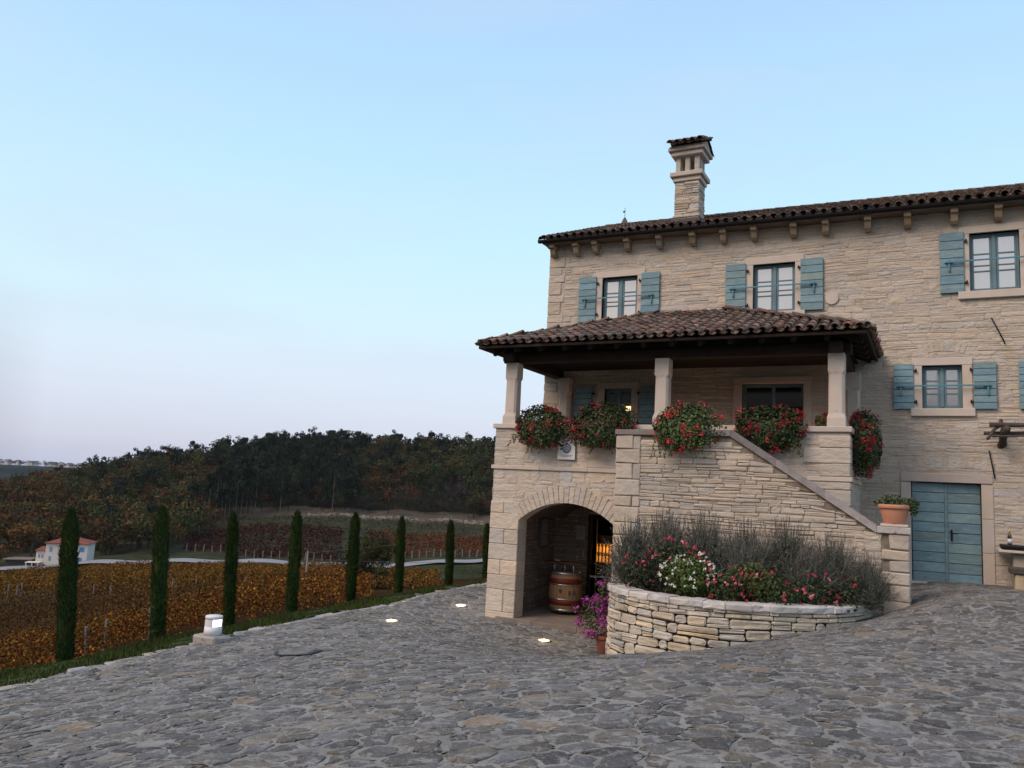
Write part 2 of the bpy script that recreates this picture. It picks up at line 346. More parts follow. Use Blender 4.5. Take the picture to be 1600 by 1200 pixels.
for x, ytop in ((-300, 815), (-100, 800), (20, 786), (60, 772), (120, 747), (200, 724), (280, 702), (400, 692), (500, 680), (600, 682), (750, 686), (900, 690), (1100, 700), (1500, 720)):
    p = at(x, ytop, 380); TC.append((p[0], p[1], p[2] - 9.5)); 
    p = at(x, ytop, 520); TC.append((p[0], p[1], p[2] - 9.5 - 45))
for x in (-500, -250, 0, 100, 200, 400): 
    p = at(x, 764, 900); TC.append(tuple(p)); p = at(x, 726 + (0 if x <= 0 else x * .052), 1500); TC.append(tuple(p)); p = at(x, 745, 1900); TC.append((p[0], p[1], p[2] - 50))
TC += [(0, -200, -12), (-200, -100, -18), (200, -100, 0), (60, 60, -3), (120, 200, 5), (300, 100, 10), (-30, -30, -8), (0, 45, -5), (-400, -400, -30), (400, -400, 0), (3000, 3000, 0), (-3500, 0, -40), (1500, 0, 10), (0, 3500, -30), (-3000, 3000, -30)]
terr = MQ(TC, 12)
def zlip(y): return np.interp(y, [3, 9, 10.8, 14.4, 18, 23.5, 30], [-1.75, -1.69, -1.59, -1.5, -1.42, -1.46, -1.5])
def height(x, y):
    x = np.asarray(x, float); y = np.asarray(y, float); t = terr(x, y)
    d = np.sqrt(np.maximum(-13.3 - x, 0) ** 2 + np.maximum(y - 34, 0) ** 2)
    bank = zlip(y) - .12 - d * .5
    far = np.clip((np.hypot(x, y) - 25) / 40, 0, 1)
    t = np.where(np.hypot(x, y) < 46, np.minimum(t, -8.5), t); z = np.where(d > 0, np.maximum(t, bank), np.minimum(t, -3.0)); z = np.where((d == 0) & (x < 8), -2.6, z)
    return z + .25 * far * (np.sin(x * .31 + y * .17) + np.sin(x * .11 - y * .23 + 2))
# ---------------------------------------------------------------- terrain sheet
def axis_pts(lo, hi, c0, c1, step, grow=1.12):
    a = list(np.arange(c0, c1, step)); s = step; v = a[-1]
    while v < hi: s *= grow; v += s; a.append(v)
    s = step; v = a[0]; b = []
    while v > lo: s *= grow; v -= s; b.append(v)
    return np.array(b[::-1] + a)
gx = axis_pts(-1500, 900, -250, 60, 2.2); gy = axis_pts(-500, 1750, 0, 290, 2.2)
X, Y = np.meshgrid(gx, gy, indexing='ij'); Z = height(X, Y); nx, ny = X.shape
fwd = X * -sin(YAW) + Y * cos(YAW); lat = X * cos(YAW) + Y * sin(YAW); PXA = 800 + 1250 * lat / np.maximum(fwd, 1)
ROAD = [(-420, 916, 160), (-200, 905, 162), (0, 895, 165), (100, 888, 168), (200, 881, 171), (300, 878, 174), (400, 881, 178), (550, 884, 184), (650, 883, 188), (760, 877, 190), (1000, 882, 190)]
rpx = [r[0] for r in ROAD]; rd = [r[2] for r in ROAD]
def dcorr(px): return np.interp(px, rpx, rd)
col = np.empty(X.shape + (3,)); col[:] = (.045, .05, .025)
def setc(m, c): col[m] = c
rdist = dcorr(PXA)
setc((fwd < rdist - 3) & (fwd > 30), (.045, .026, .014))
setc((fwd < rdist - 3) & (PXA > 590) & (fwd > 105), (.04, .055, .03))
setc((fwd < 112) & (fwd > 84) & (PXA < 130), (.045, .045, .028))
setc((fwd > rdist + 3) & (fwd < 275), (.05, .055, .033))
setc((fwd >= 262) & (fwd < 275), (.10, .085, .065))
setc(fwd > 275, (.02, .022, .014))
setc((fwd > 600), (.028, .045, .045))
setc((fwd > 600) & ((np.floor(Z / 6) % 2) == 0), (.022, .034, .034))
col *= (1 + rng.normal(0, .12, X.shape))[..., None]
g = G(); idx = np.arange(nx * ny).reshape(nx, ny)
F = np.stack([idx[:-1, :-1], idx[1:, :-1], idx[1:, 1:], idx[:-1, 1:]], -1).reshape(-1, 4)

g.add(np.stack([X, Y, Z], -1).reshape(-1, 3), F, col.reshape(-1, 3)); g.obj('terrain', 'terrain', smooth=True, kind='structure')
# road across the valley
g = G(); rp = np.array([at(*r)[:2] for r in ROAD]); t = np.linspace(0, len(rp) - 1, 160); rx = np.interp(t, range(len(rp)), rp[:, 0]); ry = np.interp(t, range(len(rp)), rp[:, 1])
for _ in range(6): rx[1:-1] = (rx[:-2] + rx[2:]) / 2 * .5 + rx[1:-1] * .5; ry[1:-1] = (ry[:-2] + ry[2:]) / 2 * .5 + ry[1:-1] * .5
tx = np.gradient(rx); ty = np.gradient(ry); tl = np.hypot(tx, ty); nxx = -ty / tl; nyy = tx / tl
V = []
for o in (-4, -1.3, 1.3, 4): V.append(np.stack([rx + nxx * o, ry + nyy * o, np.maximum.reduce([height(rx + nxx * q, ry + nyy * q) for q in (-5, 0, 5)]) + .3], 1))
k = len(rx); F = np.array([[r * k + i, r * k + i + 1, (r + 1) * k + i + 1, (r + 1) * k + i] for r in range(3) for i in range(k - 1)])
g.add(np.concatenate(V), F[:, ::-1]); g.obj('road', 'road', kind='structure', smooth=True)
# ---------------------------------------------------------------- courtyard: mortar bed, flagstones, grass verge
def yard_ok(x, y):
    b = ((x > -9.3) & (x < -1.38) & (y > YP - .05)) | (y > YW - .03) & (x > -9.4)
    return ~b
EDGE = -11.3
gx = np.arange(-11.3, 8.01, .12); gy = np.arange(-8, 24.5, .12); X, Y = np.meshgrid(gx, gy, indexing='ij'); Z = court(X, Y) + .005 * np.sin(X * 9 + np.sin(Y * 7) * 2) * np.sin(Y * 8.3 + np.sin(X * 5)) 
inside = (Y > YW + .6) & (X > -9.2); Z = np.where(inside, Z - 1.2, Z); Z = np.where((Y > YP + .3) & (X > -9) & (X < -1.6), -1.45, Z)
g = G(); nx, ny = X.shape; idx = np.arange(nx * ny).reshape(nx, ny); F = np.stack([idx[:-1, :-1], idx[1:, :-1], idx[1:, 1:], idx[:-1, 1:]], -1).reshape(-1, 4)
g.add(np.stack([X, Y, Z], -1).reshape(-1, 3), F); g.obj('courtyard', 'mortar', smooth=True, kind='structure')
def voronoi(x0, x1, y0, y1, s):
    pts = []
    for i, yy in enumerate(np.arange(y0, y1, s * .80)):
        for xx in np.arange(x0 + (i % 2) * s * .5, x1, s):
            if rng.random() < .24: continue
            pts.append((xx + rng.uniform(-.42, .42) * s, yy + rng.uniform(-.40, .40) * s))
    P = np.array(pts); cell = {}
    for i, p in enumerate(P): cell.setdefault((int(p[0] // s), int(p[1] // s)), []).append(i)
    out_ = []
    for i, p in enumerate(P):
        cx, cy = int(p[0] // s), int(p[1] // s)
        nb = [j for a in range(-3, 4) for b in range(-3, 4) for j in cell.get((cx + a, cy + b), ()) if j != i]
        nb.sort(key=lambda j: (P[j][0] - p[0]) ** 2 + (P[j][1] - p[1]) ** 2)
        poly = [(p[0] + a * 1.2 * s, p[1] + b * 1.2 * s) for a, b in ((-1, -1), (1, -1), (1, 1), (-1, 1))]
        for j in nb[:16]:
            q = P[j]; mxx, myy = (p[0] + q[0]) / 2, (p[1] + q[1]) / 2; dx, dy = q[0] - p[0], q[1] - p[1]; res = []
            dl = [(v[0] - mxx) * dx + (v[1] - myy) * dy for v in poly]
            for k in range(len(poly)):
                a, b = poly[k - 1], poly[k]; da, db = dl[k - 1], dl[k]
                if (da <= 0) != (db <= 0): t_ = da / (da - db); res.append((a[0] + t_ * (b[0] - a[0]), a[1] + t_ * (b[1] - a[1])))
                if db <= 0: res.append(b)
            poly = res
            if not poly: break
        if len(poly) > 2: out_.append((p, np.array(poly)))
    return out_
g = G(); pal = np.array([(1, 1, 1), (1.15, 1.1, 1.0), (.8, .83, .9), (1.35, 1.2, 1.0), (.7, .7, .75), (1.0, 1.0, 1.1), (.9, .97, 1.15)])
def flags(x0, x1, y0, y1, s):
    for p, poly in voronoi(x0, x1, y0, y1, s):
        c = poly.mean(0)
        if not (EDGE < c[0] < 7.8) or not yard_ok(c[0], c[1]): continue
        # round corners and waver the edges
        q = []
        for k in range(len(poly)):
            a, b = poly[k], poly[(k + 1) % len(poly)]
            q += [a * .9 + b * .1, a * .62 + b * .38, a * .38 + b * .62, a * .1 + b * .9]
        q = np.array(q); n = len(q); q += rng.normal(0, .017, q.shape)
        r = np.linalg.norm(q - c, axis=1).mean()
        if r < .05: continue
        jw = rng.uniform(.008, .032); f0 = 1 - jw / r; tl = rng.normal(0, .012, 2); h = rng.uniform(.002, .017)
        rings = []
        for f, hh in ((f0, -.02), (f0 - .01 / r, h * .55), (f0 - .045 / r, h)):
            xy = c + (q - c) * f; rings.append(np.column_stack([xy, court(xy[:, 0], xy[:, 1]) + hh + (xy - c) @ tl + rng.normal(0, .0018, n) * (hh > 0)]))
        V = np.concatenate(rings); F = [[rr * n + i, rr * n + (i + 1) % n, (rr + 1) * n + (i + 1) % n, (rr + 1) * n + i] for rr in range(2) for i in range(n)] + [[2 * n + i for i in range(n)]]
        cc = pal[rng.integers(len(pal))] ** .6 * rng.uniform(.62, 1.2)
        if rng.random() < .03: cc = np.array((1.7, 1.35, 1.0)) * rng.uniform(.7, 1)
        g.add(V, F, cc)
flags(-11.4, 7.8, -1, 24.4, .255)
g.obj('paving', 'flag', kind='structure')
# grass verge and the bank below it
g = G(); ys = np.arange(-8, 40, .35); prof = [(-10.9, .0, 1), (-11.28, -.004, 1), (-11.7, .02, .8), (-12.4, .04, .4), (-13.1, .0, 0), (-13.5, -.25, 0), (-15, -1.0, 0), (-18, -2.5, 0), (-23, -5.0, 0)]
V = []
for x, dz, w in prof:
    base = w * court(np.full(ys.shape, -11.3), ys) + (1 - w) * zlip(ys); V.append(np.stack([np.full(ys.shape, x) + (rng.normal(0, .03, ys.shape) if -11.5 < x < -11 else 0), ys, base + dz + rng.normal(0, .012, ys.shape) - (.03 if x > -11 else 0)], 1))
k = len(ys); F = np.array([[r * k + i, (r + 1) * k + i, (r + 1) * k + i + 1, r * k + i + 1] for r in range(len(prof) - 1) for i in range(k - 1)])
g.add(np.concatenate(V), F[:, ::-1]); g.obj('grass_verge', 'grass', smooth=True, kind='structure')
g = G(); n = 60000; x = rng.uniform(-13.9, -11.15, n); y = rng.uniform(3, 27, n)
w = np.interp(-x, [11.3, 11.7, 12.4, 13.1], [1, .8, .4, 0]); z = w * court(np.full(n, -11.3), y) + (1 - w) * zlip(y) + np.interp(-x, [11.2, 11.7, 12.4, 13.1, 13.5, 13.9], [0, .02, .04, 0, -.25, -.45])
keep = (x < -11.32 + .1 * np.sin(y * 2.1) + .05 * np.sin(y * 7)); x, y, z = x[keep], y[keep], z[keep]; n = len(x)
h = rng.uniform(.03, .075, n) * (1 + .5 * np.sin(x * 3 + y * 2)); a = rng.uniform(0, 2 * pi, n); dx, dy = np.cos(a) * .012, np.sin(a) * .012; lx, ly = rng.normal(0, .02, n), rng.normal(0, .02, n)
V = np.stack([np.stack([x - dx, y - dy, z - .01], 1), np.stack([x + dx, y + dy, z - .01], 1), np.stack([x + lx, y + ly, z + h], 1)], 1).reshape(-1, 3)
g.add(V, np.arange(3 * n).reshape(n, 3), np.repeat(rng.uniform(.6, 1.7, (n, 1)) * np.array([[1.1, 1, .8]]), 3, 0)); g.obj('grass', 'grass', kind='stuff')
# edging stones along the verge
g = G(); y = 2.0
while y < 24:
    l = rng.uniform(.15, .5); x = -11.27 + .05 * sin(y * 2.1); zz = float(court(-11.27, y + l / 2)); sl_ = float(court(-11.27, y + l) - court(-11.27, y))
    w_ = rng.uniform(.05, .11); g.box(x - w_, x + w_, y, y + l - .02, zz - .08, zz + rng.uniform(.004, .028), .02, tints(1, .45, .95)[0], .01); y += l
g.obj('edging', 'cap_stone', kind='structure')
# ---------------------------------------------------------------- the house
H = thing('stone_house', (-4, 20, 0), 'two storey rubble stone winery house with blue shutters, tiled roofs and an arched porch', 'house')
OUTER = dict(w1=(-7.73, -6.75, 6.17, 7.35), w2=(-3.79, -2.81, 6.17, 7.37), w3=(.82, 1.75, 6.38, 7.68), w4=(-.14, .63, 3.82, 4.77), w5=(2.28, 3.05, 3.82, 4.77), w6=(4.2, 5.1, 6.38, 7.6),
             pw=(-7.56, -6.82, 3.3, 4.35), pd=(-4.02, -2.61, 2.15, 4.42), door=(-.39, .93, .1, 2.23), cel=(-7.75, -6.6, -1.3, .95))
Rb = {k: v for k, v in OUTER.items()}
g = G(); holed(g, -9.3, 6.0, -2.0, 8.35, YW, list(Rb.values()), .34)
g.add([(-9.3, YW, -3), (-9.3, 28.6, -3), (-9.3, 28.6, 8.35), (-9.3, 23.9, 10.2), (-9.3, YW, 8.35)], [[0, 4, 3, 2, 1]])
g.add([(6, YW, -3), (6, 28.6, -3), (6, 28.6, 8.35), (6, 23.9, 10.2), (6, YW, 8.35)], [[0, 1, 2, 3, 4]])
g.add([(-9.3, 28.6, -3), (6, 28.6, -3), (6, 28.6, 8.35), (-9.3, 28.6, 8.35)], [[3, 2, 1, 0]])
def sur(k, e=.17): a, b, c, d = OUTER[k]; return (a - e, b + e, c - e, d + e)
hol = [sur(k) for k in ('w1', 'w2', 'w3', 'w4', 'w5', 'w6', 'pw', 'pd')] + [(-.6, 1.13, -1, 2.42), (-7.88, -6.48, -2, 1.1)]
SW = dict(hc=(.06, .17), wl=(.14, .6), joint=.008, relief=.012, tone=(.9, 1.06), hue=.03, split=.45)
rubble(g, -8.85, 5.95, 1.6, 8.33, fy(YW), hol, **SW, mi=1)
rubble(g, -1.4, 5.95, -.2, 1.6, fy(YW), hol, **SW, mi=1)
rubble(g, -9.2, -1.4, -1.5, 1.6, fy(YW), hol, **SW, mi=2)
rubble(g, -28.5, -YW, -2, 8.3, fxn(-9.3), (), **SW, mi=1)
# corner quoins
z = 1.5; i = 0
while z < 8.2:
    h = rng.uniform(.2, .36); w = .47 if i % 2 else .38; g.box(-9.325, -9.325 + w, YW - .022, YW + .35, z + .004, min(z + h, 8.33) - .004, .014, tints(1, .92, 1.08, .03)[0], .004, 1); z += h; i += 1
g.obj('wall', ['wall_mortar', 'wall_stone', 'passage_shade_stone'], H)
# relieving arches of upright stones above the openings
g = G()
for cx, zb, hw, n in ((.25, 5.02, .42, 9), (.28, 2.50, .85, 15), (-7.2, 7.63, .6, 11)):
    for i in range(n):
        t_ = (i - (n - 1) / 2) / n * 2; u = cx + t_ * hw; w = hw / n * .92; zz = zb + .07 * (1 - t_ * t_); a = t_ * .35
        P = [(-w, 0), (w, 0), (w * 1.15, .23), (-w * 1.15, .23)]; P = [(u + p * cos(a) + q * sin(a), zz - p * sin(a) + q * cos(a)) for p, q in P]
        g.prism(P, YW - .010 - rng.uniform(0, .006), YW + .02, 1, tints(1, .9, 1.06, .04)[0])
    g.obj('relieving_arch', 'wall_stone', H); g = G()
# ---- windows
def frame_rect(g, a, b, c, d, y, w, dep, bev=.006, col=(1, 1, 1), mi=0):
    g.box(a, a + w, y, y + dep, c, d, bev, col, 0, mi); g.box(b - w, b, y, y + dep, c, d, bev, col, 0, mi)
    g.box(a + w, b - w, y + .001, y + dep - .001, c, c + w, bev, col, 0, mi); g.box(a + w, b - w, y + .001, y + dep - .001, d - w, d, bev, col, 0, mi)
def shutter(x0, x1, z0, z1, y, hinge_right, bolt=True):
    g = G(); n = 7; hh = (z1 - z0) / n
    for i in range(n): g.box(x0 + rng.normal(0, .002), x1 + rng.normal(0, .002), y - .045, y - .005, z0 + i * hh + .005, z0 + (i + 1) * hh - .005, .006, tints(1, .85, 1.12, .04)[0])
    g.box(x0 + .01, x1 - .01, y - .012, y + .006, z0 + .01, z1 - .01, .002, (.25, .25, .25))
    o = g.obj('shutter', 'blue_paint', H)
    xe = x1 if hinge_right else x0; s_ = 1 if hinge_right else -1
    for zz in (z0 + (z1 - z0) * .16, z1 - (z1 - z0) * .16):
        k = G(); k.box(min(xe, xe + s_ * .07), max(xe, xe + s_ * .07), y - .05, y - .015, zz - .014, zz + .014, .004); k.tube([(xe + s_ * .05, y - .04, zz - .04), (xe + s_ * .05, y - .04, zz + .04)], .015)
        k.obj('hinge', 'iron', o)
    if bolt:
        xm = (x0 + x1) / 2 + (-.05 if hinge_right else .05); zz = z0 + (z1 - z0) * .50
        k = G(); k.box(xm - .018, xm + .018, y - .085, y - .045, zz - .21, zz + .05, .005); k.box(xm - .09, xm + .06, y - .09, y - .05, zz - .015, zz + .015, .004); k.obj('latch', 'blue_bar', o)
    return xm if bolt else 0, (z0 + (z1 - z0) * .50)
def window(k, sL=None, sR=None, glass='pane', bar=True, eL=.19, eR=.19, eT=.17, eB=.17, sillout=.05):
    a, b, c, d = OUTER[k]; y = YW + .10
    g = G(); frame_rect(g, a, b, c, d, y, .045, .07); m = (a + b) / 2; g.box(m - .045, m + .045, y - .012, y + .05, c + .04, d - .04, .012)
    for l_, r_ in ((a + .045, m - .045), (m + .045, b - .045)):
        frame_rect(g, l_, r_, c + .045, d - .045, y + .012, .04, .045)
        for f in (.36, .66): zz = c + (d - c) * f; g.box(l_ + .04, r_ - .04, y + .017, y + .05, zz - .016, zz + .016, .005)
    w = g.obj('window', 'blue_frame', H)
    for l_, r_ in ((a + .085, m - .085), (m + .085, b - .085)):
        p = G(); p.add([(l_, y + .035, c + .08), (r_, y + .035 + rng.normal(0, .0015), c + .08), (r_, y + .035 + rng.normal(0, .0015), d - .08), (l_, y + .035, d - .08)], [[0, 1, 2, 3]]); p.obj('pane', glass, w)
    p = G(); p.add([(a, y + .22, c), (b, y + .22, c), (b, y + .22, d), (a, y + .22, d)], [[0, 1, 2, 3]]); p.obj('backing', 'black', w)
    g = G(); yy = YW - .03
    g.box(a - eL, a, yy, YW + .12, c, d, .008, tints(1, .97, 1.03, .01)[0]); g.box(b, b + eR, yy, YW + .12, c, d, .008, tints(1, .97, 1.03, .01)[0])
    g.box(a - eL - .01, b + eR + .01, yy - .004, YW + .12, d, d + eT, .008, tints(1, .97, 1.03, .01)[0])
    g.obj('window_surround', 'dressed', H)
    g = G(); g.box(a - eL - .04, b + eR + .04, yy - sillout, YW + .14, c - eB, c, .01); g.obj('window_sill', 'dressed', H)
    xs = []
    if sL: xs.append(shutter(*sL, c - .02, d + .05, YW - .03, True, bar))
    if sR: xs.append(shutter(*sR, c - .02, d + .05, YW - .03, False, bar))
    if bar and xs:
        g = G(); x1 = xs[0][0] - .04 if sL else a; x2 = (xs[-1][0] + .04) if sR else b + .1; zz = xs[0][1]; g.box(x1, x2, YW - .135, YW - .115, zz - .017, zz + .017, .003)
        g.obj('shutter_bar', 'blue_bar', H)
window('w1', (-8.39, -7.89), (-6.63, -6.14)); window('w2', (-4.45, -3.96), (-2.68, -2.18)); window('w3', (.24, .71), (1.9, 2.37))
window('w4', (-.71, -.31), (.84, 1.26)); window('w5', (1.66, 2.09), (3.25, 3.68)); window('w6', (3.5, 4.0), (5.3, 5.8))
window('pw', (-8.38, -7.9), (-6.58, -6.05), glass='dark_pane', bar=False)
# ---- main door
a, b, c, d = OUTER['door']
for l_, r_ in ((a + .01, (a + b) / 2 - .004), ((a + b) / 2 + .004, b - .01)):
    g = G(); n = 10; hh = (d - c - .02) / n
    for i in range(n): g.box(l_, r_, YW + .11, YW + .16, c + .01 + i * hh + .004, c + .01 + (i + 1) * hh - .004, .010, tints(1, .82, 1.1, .04)[0])
    g.box(l_ + .01, r_ - .01, YW + .14, YW + .18, c + .02, d - .02, .002, (.2, .2, .2))
    if l_ > .2: g.box(l_ - .03, l_ + .035, YW + .085, YW + .115, c + .01, d - .02, .01, (.8, .8, .8))
    lf = g.obj('door', 'blue_paint', H)
    for i in (1, 4, 8):
        for q in range(3):
            pass
    if l_ > .2:
        k = G(); k.box(.35, .39, YW + .07, YW + .09, 1.0, 1.24, .006); k.tube([(.37, YW + .08, 1.16), (.37, YW + .03, 1.16), (.40, YW + .025, 1.165), (.5, YW + .025, 1.16)], .011); k.obj('handle', 'iron', lf)
g = G(); z = .05
for h in (.75, .7, .70):
    for x0, x1 in ((a - .2, a), (b, b + .22)): g.box(x0, x1, YW - .035, YW + .12, z, z + h - .004, .01, tints(1, .85, 1.0, .03)[0])
    z += h
g.box(a - .2, b + .22, YW - .03, YW + .12, 2.23, 2.42, .01, (.86, .85, .85)); g.obj('door_surround', 'dressed', H)
g = G(); g.box(a - .1, b + .1, YW - .25, YW + .2, -.05, .12, .015); g.obj('threshold', 'cap_stone', H)
# ---- porch glazed door
a, b, c, d = OUTER['pd']
g = G(); frame_rect(g, a, b, c, d, YW + .14, .07, .06); g.box(-3.35, -3.27, YW + .13, YW + .19, c, d, .01); pdr = g.obj('door', 'blue_frame', H)
for l_, r_ in ((a + .07, -3.35), (-3.27, b - .07)): p = G(); p.add([(l_, YW + .17, c), (r_, YW + .17, c), (r_, YW + .17, d - .07), (l_, YW + .17, d - .07)], [[0, 1, 2, 3]]); p.obj('pane', 'dark_pane', pdr)
g = G(); g.box(a - .2, a, YW - .05, YW + .13, c, d, .01); g.box(b, b + .17, YW - .05, YW + .13, c, d, .01); g.box(a - .2, b + .17, YW - .052, YW + .13, d, d + .17, .01); g.obj('door_surround', 'dressed', H)
# ---- cornice, corbels, gutter, roof
g = G(True); g.box(-9.42, 6.1, YW - .36, YW + .02, 8.36, 8.42, .008); g.box(-9.42, 6.1, YW - .02, YW + .3, 8.34, 8.43, .01, (.9, .9, .9)); g.obj('eave_board', 'eave_board', H)
CX = [-9.16, -8.47, -7.91, -7.01, -6.14, -5.27, -4.5, -3.75, -2.83, -2.11, -1.2, -.38, .54, 1.37, 2.3, 3.2, 4.1, 5.0, 5.8]
for i, x in enumerate(CX):
    g = G(True); g.box(x - .075, x + .075, YW - .33, YW + .1, 8.25, 8.355, .008)
    P = [(YW + .05, 8.25), (YW - .24, 8.25), (YW - .24, 8.19), (YW - .19, 8.09), (YW - .13, 8.04), (YW + .05, 8.04)]
    g.prism([(p, q) for p, q in P][::-1], x - .07, x + .07, 0, tints(1, .75, 1.1)[0])
    g.obj('corbel', 'corbel', H)
g = G(True); th = np.linspace(pi, 2 * pi, 9); ypf = [(YW - .42 + .065 * cos(t), 8.44 + .085 * sin(t)) for t in th] + [(YW - .42 + .055 * cos(t), 8.44 + .075 * sin(t)) for t in th[::-1]]
g.prism(ypf, -9.5, 6.15, 0); g.box(-9.5, 6.15, YW - .35, YW - .33, 8.38, 8.47, .003); g.obj('gutter', 'gutter', H)
def tiles(g, O, e, s_, nrm, width, length, clip=None, sp=.225, exp=.33, mi=0, tone=(.65, 1.3)):
    O, e, s_, nrm = map(np.array, (O, e, s_, nrm)); nc = int(round(width / sp)); sp = width / nc; nr = int(math.ceil(length / exp)); K = 7
    base = []
    for w, wt, up in ((.088, .072, 1), (.084, .066, 0)):   # cover (arch up) and pan (arch down)
        t = np.linspace(0, pi, K)
        rings = []
        for (L_, ww, off) in ((0., w, 0), (.42, wt, -.0)):
            for th_ in (0, .014):
                r = ww - th_
                c_ = np.cos(t) * r; h_ = (np.sin(t) * r * .92) if up else (-np.sin(t) * r * .55)
                rings.append(np.stack([c_, np.full(K, L_), h_ + (0 if up else .012 + th_)], 1))
        V = np.concatenate([rings[0], rings[2], rings[1], rings[3]])   # outer front, outer back, inner front, inner back
        F = []
        for i in range(K - 1):
            F += [[i, i + 1, K + i + 1, K + i], [2 * K + i, 3 * K + i, 3 * K + i + 1, 2 * K + i + 1], [i, 2 * K + i, 2 * K + i + 1, i + 1]]
        F += [[0, K, 3 * K, 2 * K], [K - 1, 3 * K - 1, 4 * K - 1, 2 * K - 1]]
        base.append((V, F, up))
    pals = np.array([(1, .9, .85), (1.25, 1.0, .9), (.75, .72, .72), (1.1, 1.15, 1.15), (1.45, 1.1, .95), (.85, .9, .95), (1.7, 1.6, 1.5), (1.3, 1.25, 1.2)])
    for i in range(nc):
        for j in range(nr):
            for V, F, up in base:
                u = (i + (.5 if up else 1.0)) * sp; v = j * exp + rng.normal(0, .012) - (.04 if up else 0)
                if v > length: continue
                if clip and not clip(u, v): continue
                lift = j * 0.0 + (.055 if up else .035) + .02
                R_ = rng.normal(0, .03); V2 = V.copy(); V2[:, 0] += V[:, 1] * R_; V2[:, 2] += -V[:, 1] * .045 + .02 + rng.normal(0, .004)
                P = O + np.outer(u + V2[:, 0], e) + np.outer(v + V2[:, 1], s_) + np.outer(V2[:, 2] + lift, nrm)
                g.add(P, F, pals[rng.integers(len(pals))] * rng.uniform(*tone), mi)
sl_ = .388; L0 = sqrt(1 + sl_ ** 2); sv = (0, 1 / L0, sl_ / L0); nv = (0, -sl_ / L0, 1 / L0)
ZE = 8.40; YE = YW - .44; LEN = 5.0 * L0
g = G(True); tiles(g, (-9.42, YE, ZE), (1, 0, 0), sv, nv, 15.5, LEN, tone=(.42, .95))
rt = g.obj('roof', 'tile', H)
g = G(True)
for y0, y1, z0, z1 in ((YE + .02, 24.13, ZE, ZE + 5 * sl_), (29.2, 24.13, ZE, ZE + 5 * sl_)):
    g.add([(-9.40, y0, z0), (6.1, y0, z0), (6.1, y1, z1), (-9.40, y1, z1), (-9.40, y0, z0 - .05), (6.1, y0, z0 - .05), (6.1, y1, z1 - .09), (-9.40, y1, z1 - .09)], [[0, 1, 2, 3], [7, 6, 5, 4], [0, 3, 7, 4], [1, 5, 6, 2], [0, 4, 5, 1]])
g.obj('roof_deck', 'old_wood', rt)
def ridge(g, A, B, r=.1, sp=.36, tone=(.5, 1.05)):
    A, B = np.array(A, float), np.array(B, float); n = max(1, int(np.linalg.norm(B - A) / sp)); D = (B - A) / n; Ln = np.linalg.norm(D); d = D / Ln; sd_ = np.cross(d, (0, 0, 1)); sd_ /= np.linalg.norm(sd_); u = np.cross(sd_, d); K = 7; t = np.linspace(-.1, pi + .1, K)
    for i in range(n):
        V = []
        for l_, rr in ((-.02, r), (Ln + .05, r * .84)):
            for q in t: V.append(A + D * i + d * l_ + sd_ * cos(q) * rr + u * sin(q) * rr)
        for q in t: V.append(A + D * i - d * .02 + sd_ * cos(q) * (r - .015) + u * sin(q) * (r - .015))
        F = [[k, k + 1, K + k + 1, K + k] for k in range(K - 1)] + [[k, 2 * K + k, 2 * K + k + 1, k + 1] for k in range(K - 1)]
        g.add(V, F, rng.uniform(*tone) * np.array((1.1, 1, .95)))
g = G(True); ridge(g, (-9.45, 24.13, ZE + 5 * sl_ + .07), (6.1, 24.13, ZE + 5 * sl_ + .07), .12); ridge(g, (-9.40, YE - .02, ZE + .06), (-9.40, 24.1, ZE + 5 * sl_ + .06), .09, tone=(.4, .9)); g.obj('ridge_tile', 'tile', rt)
